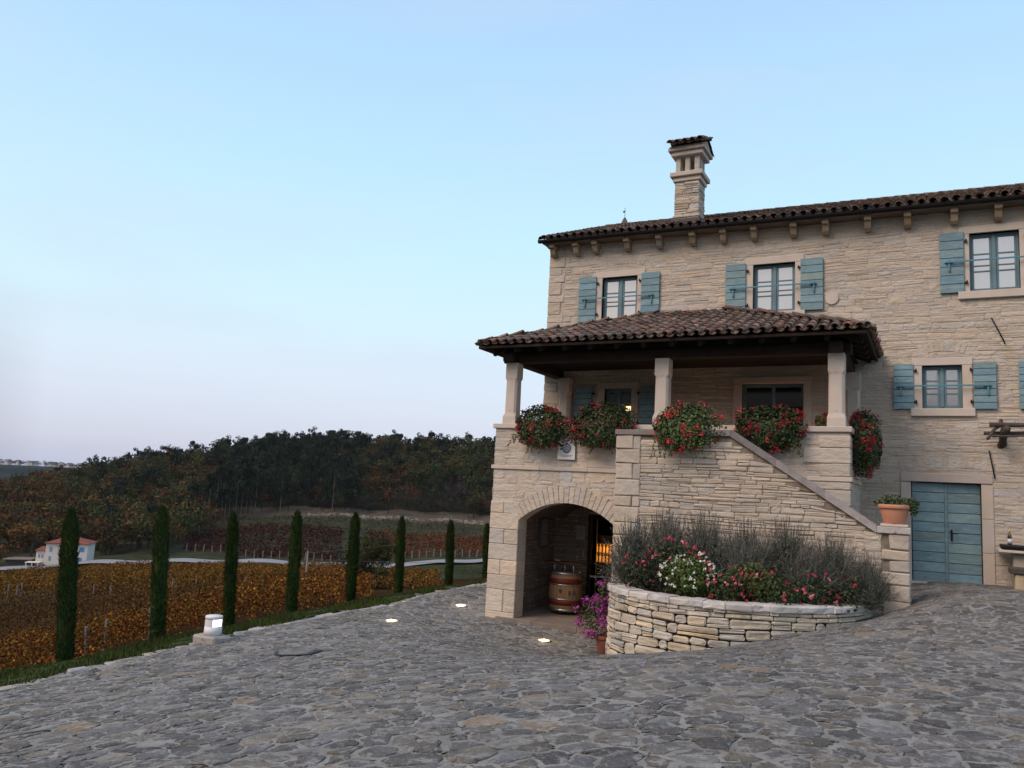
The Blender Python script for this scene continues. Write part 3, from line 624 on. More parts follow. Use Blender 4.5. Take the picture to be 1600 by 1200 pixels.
# ---- chimney
def chimney():
    x0, x1, y0, y1 = -6.03, -5.36, 20.25, 20.88; g = G(); z = 8.6
    zt = 10.06; 
    g.box(x0 + .02, x1 - .02, y0 + .02, y1 - .02, 8.5, zt, .005, (.5, .5, .5))
    CS = dict(hc=(.07, .15), wl=(.2, .5), joint=.012, relief=.022, tone=(.8, 1.1))
    rubble(g, x0, x1, 8.6, zt, fy(y0 + .02), **CS); rubble(g, y0, y1, 8.6, zt, fxp(x1 - .02), **CS); rubble(g, -y1, -y0, 8.6, zt, fxn(x0 + .02), **CS)
    rubble(g, x0, x1, 8.6, zt, lambda u, v, d: np.stack([x0 + x1 - u, y1 - .02 + d, v], 1), **CS)
    ch = g.obj('chimney', 'wall_stone', H)
    g = G(); g.box(x0 - .03, x1 + .03, y0 - .03, y1 + .03, 9.05, 9.11, .01); g.obj('drip_course', 'wall_stone', ch); g = G(); g.box(x0 - .04, x1 + .04, y0 - .04, y1 + .04, zt, zt + .12, .012); g.box(x0 - .11, x1 + .11, y0 - .11, y1 + .11, zt + .122, zt + .25, .015, (.92, .92, .92))
    g.box(x0 - .02, x1 + .02, y0 - .02, y1 + .02, zt + .25, zt + .27, .003, (.3, .3, .3))
    g.obj('collar', 'dressed', ch)
    zp = zt + .27
    for xx in (x0 + .08, (x0 + x1) / 2, x1 - .08):
        for yy in (y0 + .08, (y0 + y1) / 2, y1 - .08):
            if xx == (x0 + x1) / 2 and yy == (y0 + y1) / 2: continue
            g = G(); g.box(xx - .065, xx + .065, yy - .06, yy + .06, zp, zp + .44, .012, tints(1, .85, 1.05)[0]); g.obj('pillar', 'wall_stone', ch)
    g = G(); zz = zp + .44; g.box(x0 - .09, x1 + .09, y0 - .09, y1 + .09, zz, zz + .12, .012); g.box(x0 - .16, x1 + .16, y0 - .16, y1 + .16, zz + .122, zz + .22, .012, (.8, .8, .8))
    xm = (x0 + x1) / 2; ym = (y0 + y1) / 2
    g.prism([(y0 - .2, zz + .222), (y1 + .2, zz + .222), (ym, zz + .46)], x0 - .12, x1 + .12, 0, (.7, .7, .72)); g.obj('chimney_cap', 'dressed', ch)
    g = G(); hy = ym - y0 + .26; ss = .24 / (ym - y0 + .2); l2 = sqrt(1 + ss * ss)
    tiles(g, (x0 - .17, y0 - .26, zz + .21), (1, 0, 0), (0, 1 / l2, ss / l2), (0, -ss / l2, 1 / l2), x1 - x0 + .34, hy * l2 - .2, sp=.2, exp=.3, tone=(.5, .9))
    tiles(g, (x1 + .17, y1 + .26, zz + .21), (-1, 0, 0), (0, -1 / l2, ss / l2), (0, ss / l2, 1 / l2), x1 - x0 + .34, hy * l2 - .2, sp=.2, exp=.3, tone=(.5, .9))
    ridge(g, (x0 - .17, ym, zz + .5), (x1 + .17, ym, zz + .5), .09); g.obj('chimney_tile', 'tile', ch)
    g = G(); g.box(x0 - .06, x1 + .06, y0 - .08, y0 + .0, 8.85, 9.0, .01); g.obj('flashing', 'slate', ch)
chimney()
# ---------------------------------------------------------------- porch
XL, XR = -9.23, -1.40; AXC = -7.315; AR = 1.785; AZ = -.415; ASP = .93
def in_arch(u, v, e=0.): return (np.abs(u - AXC) < 1.185 + e) & ((v < ASP) | ((u - AXC) ** 2 + (v - AZ) ** 2 < (AR + e) ** 2))
g = G(); yb = YP + .012
# core with the arch cut out (vertical strips)
xs = sorted(set([XL, XR] + list(np.linspace(AXC - 1.185, AXC + 1.185, 25))))
for p, q in zip(xs, xs[1:]):
    m = (p + q) / 2
    def lo(x): return AZ + sqrt(AR ** 2 - (x - AXC) ** 2) if abs(m - AXC) < 1.185 else -2.2
    g.add([(p, yb, lo(p)), (q, yb, lo(q)), (q, yb, 3.04), (p, yb, 3.04), (p, yb + .42, lo(p)), (q, yb + .42, lo(q)), (q, yb + .42, 3.04), (p, yb + .42, 3.04)], [[0, 1, 2, 3], [7, 6, 5, 4], [0, 4, 5, 1]])
for x in (AXC - 1.185, AXC + 1.185): g.add([(x, yb, -2), (x, yb + .42, -2), (x, yb + .42, ASP), (x, yb, ASP)], [[0, 1, 2, 3]])
g.add([(XR, yb, -2), (XR, YW, -2), (XR, YW, 3.04), (XR, yb, 3.04)], [[0, 1, 2, 3]]); g.add([(XR - .4, yb, 2.1), (XR - .4, YW, 2.1), (XR - .4, YW, 3.04), (XR - .4, yb, 3.04)], [[3, 2, 1, 0]])
g.add([(XL, yb, -2), (XL, YW, -2), (XL, YW, 3.04), (XL, yb, 3.04)], [[3, 2, 1, 0]]); g.add([(XL + .4, yb, -2), (XL + .4, YW, -2), (XL + .4, YW, 3.04), (XL + .4, yb, 3.04)], [[0, 1, 2, 3]])
g.add([(AXC + 1.4, yb + .4, -2), (AXC + 1.4, YW, -2), (AXC + 1.4, YW, 2), (AXC + 1.4, yb + .4, 2)], [[3, 2, 1, 0]])
PW = dict(hc=(.09, .20), wl=(.16, .5), joint=.005, relief=.011, tone=(.92, 1.1), hue=.035)
def arch_skip(u, v): return in_arch(u, v, .30) | ((v < 1.25) & (u < AXC - 1.1))
rubble(g, XL + .0, -5.6, -1.6, 2.08, fy(yb), skip=arch_skip, **PW, mi=1)
rubble(g, XL, -5.6, 2.17, 3.04, fy(yb), **PW, mi=1)
rubble(g, -5.6, XR, .3, 2.08, fy(yb), **PW, mi=1); rubble(g, -5.6, XR, 2.17, 3.04, fy(yb), **PW, mi=1)
rubble(g, YP, YW, -.5, 2.08, fxp(XR), **PW, mi=1); rubble(g, YP, YW, 2.17, 3.04, fxp(XR), **PW, mi=1)
rubble(g, -YW, -YP, -2, 3.04, fxn(XL), **PW, mi=1)
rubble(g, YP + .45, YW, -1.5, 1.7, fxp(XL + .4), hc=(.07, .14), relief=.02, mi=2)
rubble(g, -5.9 + 0, -1.8, 2.15, 3.0, lambda u, v, d: np.stack([-7.7 - u, yb + .42 + d, v], 1), mi=1)
# dressed blocks of the corner pier
z = -1.62
for h in (.42, .5, .33, .34, .37, .34, .37, .28):
    if z > 1.3: break
    k = rng.uniform(.3, .45)
    if rng.random() < .75: g.box(XL - .02, XL + k - .003, YP - .02 - rng.uniform(0, .006), YP + .42, z + .003, z + h - .003, .014, tints(1, .95, 1.12, .03)[0], .003, 1); g.box(XL + k + .003, AXC - 1.183, YP - .018, YP + .43, z + .003, z + h - .003, .014, tints(1, .95, 1.12, .03)[0], .003, 1)
    else: g.box(XL - .02, AXC - 1.183, YP - .02, YP + .43, z + .003, z + h - .003, .014, tints(1, .95, 1.12, .03)[0], .003, 1)
    z += h
# quoins at the right corner of the porch
z = .2; i = 0
while z < 2.95:
    h = rng.uniform(.22, .34)
    if z < 2.12 < z + h: h = 2.12 - z - .04
    w = .55 if i % 2 else .85; g.box(XR - w, XR + .025, YP - .018, YP + (.8 if i % 2 else .5), z + .004, min(z + h, 3.03) - .004, .014, tints(1, .9, 1.1, .03)[0], .004, 1); z += h; i += 1
    if 2.0 < z < 2.12: z = 2.175
g.obj('porch_wall', ['wall_mortar', 'wall_stone', 'passage_shade_stone'], H)
g = G(); n = 23; a0 = math.acos(1.185 / AR); tt = np.linspace(a0 - .02, pi - a0 + .02, n + 1)
for i in range(n):
    t0, t1 = tt[i] + .0035, tt[i + 1] - .0035; r1 = AR + rng.uniform(.30, .42); P = [(AXC + r * cos(t), AZ + r * sin(t)) for r, t in ((AR - .006, t0), (r1, t0), (r1, t1), (AR - .006, t1))]
    g.prism(P, YP - .012 - rng.uniform(0, .008), YP + .43, 1, tints(1, .92, 1.12, .03)[0])
g.obj('arch', 'wall_stone', H)
g = G(); gl = G()
x = XL - .06
while x < XR + .06:
    w = min(rng.uniform(.7, 1.3), XR + .06 - x); w = XR + .06 - x if XR + .06 - x - w < .3 else w
    g.box(x, x + w - .003, YP - .05, YP + .4, 3.04, 3.155, .012, tints(1, .9, 1.08, .02)[0], .002); gl.box(x - (.0), x + w - .003, YP - .035, YP + .3, 2.08, 2.17, .01, tints(1, .85, 1.05, .02)[0], .002); x += w
y = YP + .4
while y < YW - .1:
    w = min(.9, YW - y)
    for xa, xb in ((XL - .06, XL + .42), (XR - .42, XR + .06)): g.box(xa, xb, y, y + w - .003, 3.04, 3.155, .012, tints(1, .9, 1.05, .02)[0])
    for xa, xb in ((XL - .04, XL + .3), (XR - .3, XR + .04)): gl.box(xa, xb, y - .1, y - .1 + w - .003, 2.08, 2.17, .012, tints(1, .85, 1.05, .02)[0])
    y += w
g.obj('coping', 'dressed', H); gl.obj('ledge', 'dressed', H)
g = G(); g.box(XL + .1, XR - .1, YP + .2, YW + .1, 1.95, 2.13, .01); g.obj('porch_floor', 'slab_floor', H)
g = G(); t = np.linspace(a0, pi - a0, 13)   # vault over the passage
for i in range(12):
    p, q = [(AXC + (AR + .05) * cos(u), AZ + (AR + .05) * sin(u)) for u in (t[i], t[i + 1])]
    g.add([(p[0], YP + .4, p[1]), (q[0], YP + .4, q[1]), (q[0], YW, q[1]), (p[0], YW, p[1])], [[0, 1, 2, 3]])
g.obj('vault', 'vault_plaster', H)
g = G()
for i, (xa, xb) in enumerate(((XL + .3, -8.0), (-8.0, -6.9), (-6.9, -5.8))):
    for ya, yc in ((YP - .12, YP + .7), (YP + .7, YP + 1.7), (YP + 1.7, YW + .3)): g.box(xa + .003, xb - .003, ya + .003, yc - .003, -1.5, -1.30, .008, tints(1, .85, 1.1, .03)[0])
g.obj('passage_floor', 'slab_floor', H)
# columns
def column(cx, cy, name='column', half=False):
    g = G(); z0, z1 = 3.155, 4.62; secs = [(z0, .172, .004), (z0 + .17, .172, .004), (z0 + .26, .15, .045), (z1 - .42, .145, .045), (z1 - .36, .155, .005), (z1, .155, .005)]
    V = []
    for z, w, c in secs:
        for a, b in ((-w + c, -w), (w - c, -w), (w, -w + c), (w, w - c), (w - c, w), (-w + c, w), (-w, w - c), (-w, -w + c)): V.append((cx + a, cy + b, z))
    F = [[r * 8 + i, r * 8 + (i + 1) % 8, (r + 1) * 8 + (i + 1) % 8, (r + 1) * 8 + i] for r in range(5) for i in range(8)] + [[40 + i for i in range(8)]]
    g.add(V, F); 
    for zz in (z0 + .3, z1 - .40): g.box(cx - .01, cx + .01, cy - .1505, cy - .14, zz, zz + .02, .002, (.2, .15, .1))
    return g.obj(name, 'dressed', H)
for cx in (-8.88, -5.18, -1.63): column(cx, YP + .14)
column(-8.62, YW - .12, 'pilaster'); column(-1.53, YW - .12, 'pilaster')
# beams and rafters
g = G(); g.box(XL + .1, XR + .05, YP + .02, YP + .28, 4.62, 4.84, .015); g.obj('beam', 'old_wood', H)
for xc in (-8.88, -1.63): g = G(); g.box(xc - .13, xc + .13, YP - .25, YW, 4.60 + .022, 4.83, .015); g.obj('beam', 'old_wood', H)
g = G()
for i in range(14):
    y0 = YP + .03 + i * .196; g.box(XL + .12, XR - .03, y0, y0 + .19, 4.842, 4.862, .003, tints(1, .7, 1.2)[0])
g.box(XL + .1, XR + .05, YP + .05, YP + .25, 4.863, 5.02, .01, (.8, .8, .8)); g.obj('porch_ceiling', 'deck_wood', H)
PE, PZ, PS = 16.25, 4.93, .375; PXL, PXR = -9.50, -1.04; lp = sqrt(1 + PS * PS); PD = YW - PE
g = G(); 
for i, x in enumerate(np.arange(-9.2, -1.2, .62)):
    e = min(x - PXL, PXR - x); ye = YW if e > PD else PE + e
    if ye - PE < .5: ye = PE + .5
    a_ = np.array([[1, 0, 0], [0, 1 / lp, -PS / lp], [0, PS / lp, 1 / lp]]); g.box(x - .05, x + .05, PE + .06, PE + .06 + (ye - PE) * lp, PZ - .17, PZ - .05, .01, tints(1, .8, 1.2)[0], 0, 0, a_, (x, PE, PZ))
for xe, sx in ((PXL, 1), (PXR, -1)):
    for y in np.arange(16.8, YW, .6):
        dd = y - PE; ang = math.atan(PS) * -sx; ca, sa = cos(ang), sin(ang); a_ = np.array([[ca, 0, sa], [0, 1, 0], [-sa, 0, ca]])
        xo = sorted((xe + sx * .06, xe + sx * dd * lp)); g.box(xo[0], xo[1], y - .05, y + .05, PZ - .17, PZ - .05, .01, tints(1, .8, 1.2)[0], 0, 0, a_, (xe, y, PZ))
g.obj('rafters_frame', 'old_wood', H).name = 'rafter_frame'
g = G(); T = PZ + PD * PS
A1, A2 = (PXL, PE, PZ), (PXR, PE, PZ); B1, B2 = (PXL + PD, YW - .01, T), (PXR - PD, YW - .01, T); C1, C2 = (PXL, YW - .01, PZ), (PXR, YW - .01, PZ)
for dz, fl in ((0, 0), (-.04, 1)):
    for f in ([A1, A2, B2, B1], [C1, A1, B1], [A2, C2, B2]):
        V = [(p[0], p[1], p[2] + dz) for p in f]; k = list(range(len(V))); g.add(V, [k[::-1] if fl else k])
for p, q in ((A1, A2), (C1, A1), (A2, C2)): g.add([p, q, (q[0], q[1], q[2] - .04), (p[0], p[1], p[2] - .04)], [[0, 3, 2, 1]])
pr = G()
tiles(pr, (PXL, PE - .05, PZ), (1, 0, 0), (0, 1 / lp, PS / lp), (0, -PS / lp, 1 / lp), PXR - PXL, PD * lp, clip=lambda u, v: v / lp < min(u, PXR - PXL - u) + .05, tone=(.7, 1.35))
tiles(pr, (PXR + .05, PE, PZ), (0, 1, 0), (-1 / lp, 0, PS / lp), (PS / lp, 0, 1 / lp), PD, PD * lp, clip=lambda u, v: v / lp < u + .05, tone=(.5, 1.0))
tiles(pr, (PXL - .05, YW, PZ), (0, -1, 0), (1 / lp, 0, PS / lp), (-PS / lp, 0, 1 / lp), PD, PD * lp, clip=lambda u, v: v / lp < (PD - u) + .05, tone=(.6, 1.1))
ridge(pr, (PXL, PE, PZ + .09), (PXL + PD, YW, T + .09), .10, tone=(.7, 1.2)); ridge(pr, (PXR, PE, PZ + .09), (PXR - PD, YW, T + .09), .10, tone=(.7, 1.2))
pro = pr.obj('porch_roof', 'tile', H); g.obj('roof_deck', 'deck_wood', pro)
g = G(); g.box(PXL, PXR, PE - .02, PE + .01, PZ - .045, PZ + .02, .005); g.box(PXL - .02, PXL + .01, PE, YW, PZ - .045, PZ + .02, .005); g.box(PXR - .01, PXR + .02, PE, YW, PZ - .045, PZ + .02, .005); g.obj('fascia', 'old_wood', pro)
# warm lamps on the porch wall (lit)
for i, (x, y, z, p) in enumerate(((-4.7, YW - .22, 2.3, 14), (-2.05, YW - .22, 2.3, 14))):
    g = G(); g.lathe([(.05, 0), (.06, .03), (.06, .1), (.045, .12)], (x, y, z - .16)); lo = g.obj('uplight', 'steel', None, True); tag(lo, ('small round uplight on the porch floor left of the glazed door', 'small round uplight on the porch floor right of the glazed door')[i], 'floor lamp')
    g2 = G(); g2.lathe([(.04, 0), (.04, .006)], (x, y, z - .038)); g2.obj('lens', 'lamp_warm', lo)
    ld = bpy.data.lights.new('uplight_glow', 'POINT'); ld.energy = p; ld.color = (1, .50, .22); ld.shadow_soft_size = .05; o = bpy.data.objects.new('uplight_glow', ld); S.collection.objects.link(o); o.location = (x, y, z + .05); o.parent = lo
# ---------------------------------------------------------------- outer stair
SX0, SX1, SX2, SX3 = -5.72, -3.41, -.86, -.36
ZT, ZB = 2.94, 1.30
def ztop(x): return np.interp(x, [SX0, SX1, SX2, SX3], [2.83, 2.83, 1.18, 1.18])
g = G(); yb = YS + .02
V = [(SX0, -2), (SX3, -2), (SX3, 1.18), (SX2, 1.18), (SX1, 2.83), (SX0, 2.83)]
g.prism(V, yb, yb + .28, 1)
g.prism([(YS + .03, -2), (YP, -2), (YP, 2.83), (YS + .03, 2.83)][::1], SX0 + .005, SX0 + .28, 0)
def st_skip(u, v): return v > ztop(u) - .05
ST = dict(hc=(.05, .15), wl=(.14, .55), joint=.010, relief=.020, tone=(.88, 1.1), hue=.03, split=.3)
def fclip(u, v, d): return np.stack([u, yb - d, np.minimum(v, ztop(u) + .0)], 1)
rubble(g, SX0 + .5, SX3 - .42, -1.6, 2.83, fclip, skip=st_skip, **ST, mi=1)
rubble(g, SX3 - .9, SX3 - .42, -.6, 1.18, fclip, skip=None, **ST, mi=1)
rubble(g, YS + .02, YS + .30, -.6, 1.17, fxp(SX3), **ST, mi=1); rubble(g, -YP, -YS, -2, 2.8, fxn(SX0), **ST, mi=1)
z = -1.7; i = 0
while z < 2.8:
    h = rng.uniform(.17, .38); w = .52 if i % 2 else .36
    if z + h > 2.70: h = 2.83 - z
    g.box(SX0 - .012, SX0 + w - .004, YS - .018 - rng.uniform(0, .01), YS + .1, z + .006, z + h - .006, .018, tints(1, .9, 1.15, .03)[0], .006, 1)
    if i % 2 == 0: g.box(SX0 + w + .006, SX0 + .52, YS - .01, YS + .1, z + .006, z + h - .006, .016, tints(1, .85, 1.1, .04)[0], .006, 1)
    z += h; i += 1
z = -.5; i = 0
while z < 1.1:
    h = rng.uniform(.16, .3); w = .42 if i % 2 else .3
    if z + h > 1.06: h = 1.18 - z
    g.box(SX3 - w, SX3 + .018, YS - .022, YS + .30, z + .006, z + h - .006, .02, tints(1, .85, 1.12, .03)[0], .006, 1); z += h; i += 1
sw = g.obj('stair_wall', ['joint_mid', 'stair_stone'], H)
g = G(); 
for xa, xb in ((SX0 - .03, -4.6), (-4.6, SX1)): g.box(xa, xb - .004, YS - .045, YS + .33, 2.832, 2.945, .012, tints(1, .9, 1.1)[0], .003)
sk_ = (1.18 - 2.83) / (SX2 - SX1); 
for k in range(3):
    xa = SX1 + (SX2 - SX1) * k / 3; xb = SX1 + (SX2 - SX1) * (k + 1) / 3 - .004; za, zb_ = 2.832 + (xa - SX1) * sk_, 2.832 + (xb - SX1) * sk_
    g.prism([(xa, za), (xb, zb_), (xb, zb_ + .13), (xa, za + .13)], YS - .045 - .002 * k, YS + .33, 1, np.array((1, 1, 1)) * (1 + .35 * k))
g.obj('stair_coping', 'dark_cap', sw)
g = G(); g.box(SX2 + .0, SX3 + .04, YS - .05, YS + .34, 1.182, 1.30, .012); g.obj('pier_cap', 'cap_stone', sw)
ns = 11
for k in range(ns):
    x1_ = -.45 - k * .27; zt_ = .0 + (k + 1) * .19
    g = G(); g.box(-5.6, x1_, YS + .30, YP - .01, zt_ - .19 + .002, zt_, .01, tints(1, .85, 1.1)[0]); g.obj('step', 'cap_stone', sw)
# ---------------------------------------------------------------- things on the house
pq = thing('wall_plaque', (-7.34, YP - .03, 2.3), 'square white plaque with a round grey blue emblem below the red geraniums', 'plaque')
g = G(); g.box(-7.56, -7.13, YP - .06, YP - .035, 2.34, 2.78, .006); g.obj('plate', 'white', pq)
g = G()
def disc(g, cx, cz, r0, r1, y, n=28):
    V = []; 
    for i in range(n): t = 2 * pi * i / n; V += [(cx + r0 * cos(t), y, cz + r0 * sin(t)), (cx + r1 * cos(t), y, cz + r1 * sin(t))]
    g.add(V, [[2 * i, 2 * i + 1, 2 * ((i + 1) % n) + 1, 2 * ((i + 1) % n)] for i in range(n)])
disc(g, -7.34, 2.60, .092, .112, YP - .0635)
for a, r in ((1.57, .16), (2.2, .15), (.95, .15), (2.9, .155), (3.3, .14)): g.box(-7.34 + r * cos(a) - .022, -7.34 + r * cos(a) + .022, YP - .0645, YP - .0610, 2.60 + r * sin(a) - .014, 2.60 + r * sin(a) + .018, .002)
for zz, w in ((2.435, .16), (2.405, .13)): g.box(-7.34 - w, -7.34 + w, YP - .0630, YP - .0605, zz, zz + .007, .001)
g.obj('emblem_ring', 'ink', pq)
g = G(); disc(g, -7.34, 2.60, .0, .088, YP - .0632); g.obj('emblem', 'ink_pale', pq)
g = G(); n = 24
g.prism([(-1.99 + .145 * cos(2 * pi * i / n), 6.42 + .155 * sin(2 * pi * i / n)) for i in range(n)], YW - .05, YW, 1); tag(g.obj('round_cover', 'dressed'), 'pale round stone cover on the wall beside the middle upper window', 'wall cover')
for (x0, z0, x1, z1), lb in (((1.2, 5.76, 1.43, 5.21), 'thin slanting iron rod on the wall under the right upper window'), ((1.09, 2.92, 1.18, 2.36), 'thin slanting iron rod on the wall above the blue door')):
    g = G(); g.tube([(x0, YW - .06, z0), ((x0 + x1) / 2, YW - .07, (z0 + z1) / 2), (x1, YW - .05, z1)], .014); g.tube([(x0, YW - .06, z0), (x0, YW + .02, z0)], .012); g.tube([(x1, YW - .05, z1), (x1, YW + .02, z1)], .012); tag(g.obj('iron_rod', 'iron', None, True), lb, 'iron rod')
pg = thing('vine_trellis', (1.3, YW - .4, 3.3), 'rough dark wooden poles bracketed off the wall right of the blue door', 'trellis')
def pole(a, b, r, nm='pole'):
    g = G(); a, b = np.array(a), np.array(b); P = [a + (b - a) * t + rng.normal(0, .012, 3) for t in np.linspace(0, 1, 7)]; g.tube(P, r * rng.uniform(.85, 1.15, 7), 8); g.obj(nm, 'weathered', pg, True)
pole((1.08, YW - .45, 3.44), (4.5, YW - .45, 3.40), .045); pole((.98, YW - .30, 3.30), (4.5, YW - .30, 3.28), .035); pole((1.1, YW - .75, 3.18), (4.5, YW - .7, 3.2), .022)
pole((1.02, YW - .95, 3.12), (1.35, YW + .02, 3.55), .03); pole((1.38, YW - .5, 3.36), (1.30, YW + .04, 3.02), .075, 'bracket'); pole((2.6, YW - 1.0, 3.2), (2.75, YW, 3.5), .035); pole((3.9, YW - 1.0, 3.2), (3.95, YW, 3.5), .035)
tb = thing('stone_table', (2.2, YW - .4, .2), 'pale stone slab table against the wall right of the blue door, dark cover on top', 'table')
g = G(); g.box(1.17, 3.6, YW - .75, YW - .08, .86, .94, .02, (1, 1, 1), .006); g.obj('tabletop', 'dressed', tb)
for xa in (1.42, 3.0): g = G(); g.box(xa, xa + .28, YW - .6, YW - .15, .1, .86, .02, (.8, .8, .8), .005); g.obj('leg', 'stair_stone', tb)
g = G(); g.box(1.22, 3.6, YW - .78, YW - .12, .942, 1.02, .035, (1, 1, 1), .008); tag(g.obj('table_cover', 'cushion', None), 'dark padded cover lying on the stone table slab', 'cover')
bt = thing('wine_bottle', (1.38, YW - .5, 1.02), 'wine bottle with a pale label and gold neck on the dark table cover', 'bottle')
g = G(); g.lathe([(.036, 0), (.038, .01), (.038, .17), (.03, .2), (.014, .225), (.014, .3)], (1.38, YW - .5, 1.02), 16); g.obj('glass', 'bottle', bt, True)
g = G(); g.lathe([(.0395, .03), (.0395, .12)], (1.38, YW - .5, 1.02), 16); g.obj('paper_label', 'white', bt, True); g = G(); g.lathe([(.0155, .23), (.0155, .305)], (1.38, YW - .5, 1.02), 12); g.obj('foil', 'foil', bt, True)
bn = thing('stone_bench', (2.2, YW - 1.1, .2), 'low bench with a dark plank seat on squared stone blocks before the stone table', 'bench')
g = G(); g.box(1.3, 3.6, YW - 1.35, YW - .95, .50, .62, .015, (1, 1, 1), .006); g.obj('seat', 'weathered', bn)
for xa in (1.38, 2.9): g = G(); g.box(xa, xa + .3, YW - 1.3, YW - 1.0, .1, .5, .02, (1, .9, .7), .006); g.obj('leg', 'dry_stone', bn)
# barrel in the passage
BX, BY, BZ = -7.92, 18.35, -1.27
def brad(z): return .33 + .075 * (1 - ((z - .5) / .5) ** 2)
br = thing('wine_barrel', (BX, BY, BZ), 'oak wine barrel with two red bands and steel hoops standing in the arched passage', 'barrel')
g = G(); zz = np.linspace(.05, .97, 15); nst = 26
for i in range(nst):
    t0, t1 = 2 * pi * i / nst + .004, 2 * pi * (i + 1) / nst - .004; V = []; C = []
    for z in zz:
        for t in (t0, (t0 + t1) / 2, t1): V.append((BX + brad(z) * cos(t), BY + brad(z) * sin(t), BZ + z))
    F = [[r * 3 + k, r * 3 + k + 1, (r + 1) * 3 + k + 1, (r + 1) * 3 + k] for r in range(len(zz) - 1) for k in (0, 1)]; g.add(V, F, tints(1, .85, 1.15, .05)[0])
g.lathe([(brad(.07) - .01, .06), (brad(.07) - .01, .065)], (BX, BY, BZ)); g.lathe([(brad(.95) - .01, .935), (brad(.95) - .01, .94)], (BX, BY, BZ)); g.obj('staves', 'oak', br, True).name = 'stave_body'
for z0, z1 in ((.20, .32), (.70, .82)): g = G(); g.lathe([(brad(z0) + .003, z0), (brad((z0 + z1) / 2) + .003, (z0 + z1) / 2), (brad(z1) + .003, z1)], (BX, BY, BZ), 40); g.obj('red_band', 'oak_red', br, True)
for z0, z1 in ((.05, .11), (.325, .355), (.665, .695), (.91, .97)): g = G(); g.lathe([(brad(z0) + .006, z0), (brad(z1) + .006, z1)], (BX, BY, BZ), 40); g.obj('hoop', 'steel', br, True)
# marks on the barrel face
aim = math.atan2(-BY, -BX); g = G()
def stroke(u0, v0, u1, v1, w=.011):
    du, dv = u1 - u0, v1 - v0; l = math.hypot(du, dv); nu, nv_ = -dv / l * w, du / l * w; V = []
    for (u, v) in ((u0 - nu, v0 - nv_), (u1 - nu, v1 - nv_), (u1 + nu, v1 + nv_), (u0 + nu, v0 + nv_)):
        r = brad(v) + .004; t = aim + u / r; V.append((BX + r * cos(t), BY + r * sin(t), BZ + v))
    g.add(V, [[0, 1, 2, 3]])
for k in range(8): stroke(-.17 + k * .007, .56 - k * .012, -.06 - k * .007, .56 - k * .012, .004)
stroke(-.16, .575, -.07, .575, .006)
u = .09; stroke(u, .45, u, .55); stroke(u + .01, .5, u + .055, .55, .008); stroke(u + .01, .5, u + .055, .45, .008)
u = .19; stroke(u, .45, u + .035, .55, .009); stroke(u + .035, .55, u + .07, .45, .009); stroke(u + .015, .48, u + .055, .48, .006)
g.obj('lettering', 'ink', br)
g = G(); 
for t in (.5, 2.6, 4.7): g.box(BX + .24 * cos(t) - .05, BX + .24 * cos(t) + .05, BY + .24 * sin(t) - .05, BY + .24 * sin(t) + .05, BZ - .03, BZ + .06, .01)
g.obj('foot', 'old_wood', br)
bb = thing('serving_board', (BX, BY, BZ + 1.0), 'dark reddish plank board raised on steel pegs above the barrel head', 'board')
g = G(); g.box(BX - .52, BX + .5, BY - .2, BY + .2, BZ + 1.16, BZ + 1.20, .01, (1.1, .55, .45)); g.obj('plank', 'weathered', bb)
for dx in (-.25, .02, .25): g = G(); g.tube([(BX + dx, BY - .12, BZ + .94), (BX + dx, BY - .12, BZ + 1.165)], .014); g.obj('peg', 'steel', bb, True)
g = G(); g.lathe([(.03, 0), (.07, .012), (.085, .04), (.08, .04), (.06, .02)], (BX - .2, BY - .08, BZ + 1.2), 20); tag(g.obj('small_dish', 'paper', None, True), 'small pale dish on the board above the barrel', 'dish')
g = G(); g.box(-8.18, -7.94, YW - .045, YW - .025, .42, .78, .004); nt_ = g.obj('notice', 'paper'); tag(nt_, 'small grey notice sheet on the back wall of the arched passage', 'notice')
k = G()
for q in range(7): k.box(-8.14, -7.99 + .02 * (q % 2), YW - .049, YW - .0455, .48 + q * .035, .488 + q * .035, .001)
k.obj('printed_line', 'slate', nt_)
g = G(); g.box(XL + .43, XL + .50, 18.55, 18.95, .2, .95, .008); lt = g.obj('wall_cabinet', 'slate'); tag(lt, 'narrow dark glass case on the left wall inside the arched passage', 'wall case')
k = G(); k.box(XL + .501, XL + .508, 18.58, 18.92, .24, .91, .002); k.obj('pane', 'pane', lt)
# cellar room behind the passage door
g = G(); a, b, c, d = OUTER['cel']; a_, b_ = a - 1.4, b + .1; V = [(a_, YW + .35, c), (b_, YW + .35, c), (b_, YW + 2.2, c), (a_, YW + 2.2, c), (a_, YW + .35, d + .3), (b_, YW + .35, d + .3), (b_, YW + 2.2, d + .3), (a_, YW + 2.2, d + .3)]
g.add(V, [[0, 1, 2, 3], [7, 6, 5, 4], [1, 5, 6, 2], [2, 6, 7, 3], [3, 7, 4, 0]]); g.obj('cellar_room', 'deck_wood', H)
g = G(); g.box(a - .12, a, YW - .04, YW + .3, c, d + .12, .01); g.box(b, b + .12, YW - .04, YW + .3, c, d + .12, .01); g.box(a, b, YW - .038, YW + .3, d, d + .12, .01); g.obj('door_frame', 'old_wood', H)
sh = thing('bottle_shelf', (-7.6, YW + 1.3, -.2), 'amber lit shelf of small bottles inside the dark passage doorway', 'shelf')
g = G()
for z in (-.45, -.20, .05, .30): g.box(-8.1, -7.1, YW + 1.0, YW + 1.25, z - .02, z, .004)
g.box(-8.1, -7.1, YW + 1.25, YW + 1.28, -.6, .5, .004); g.obj('rack', 'oak', sh)
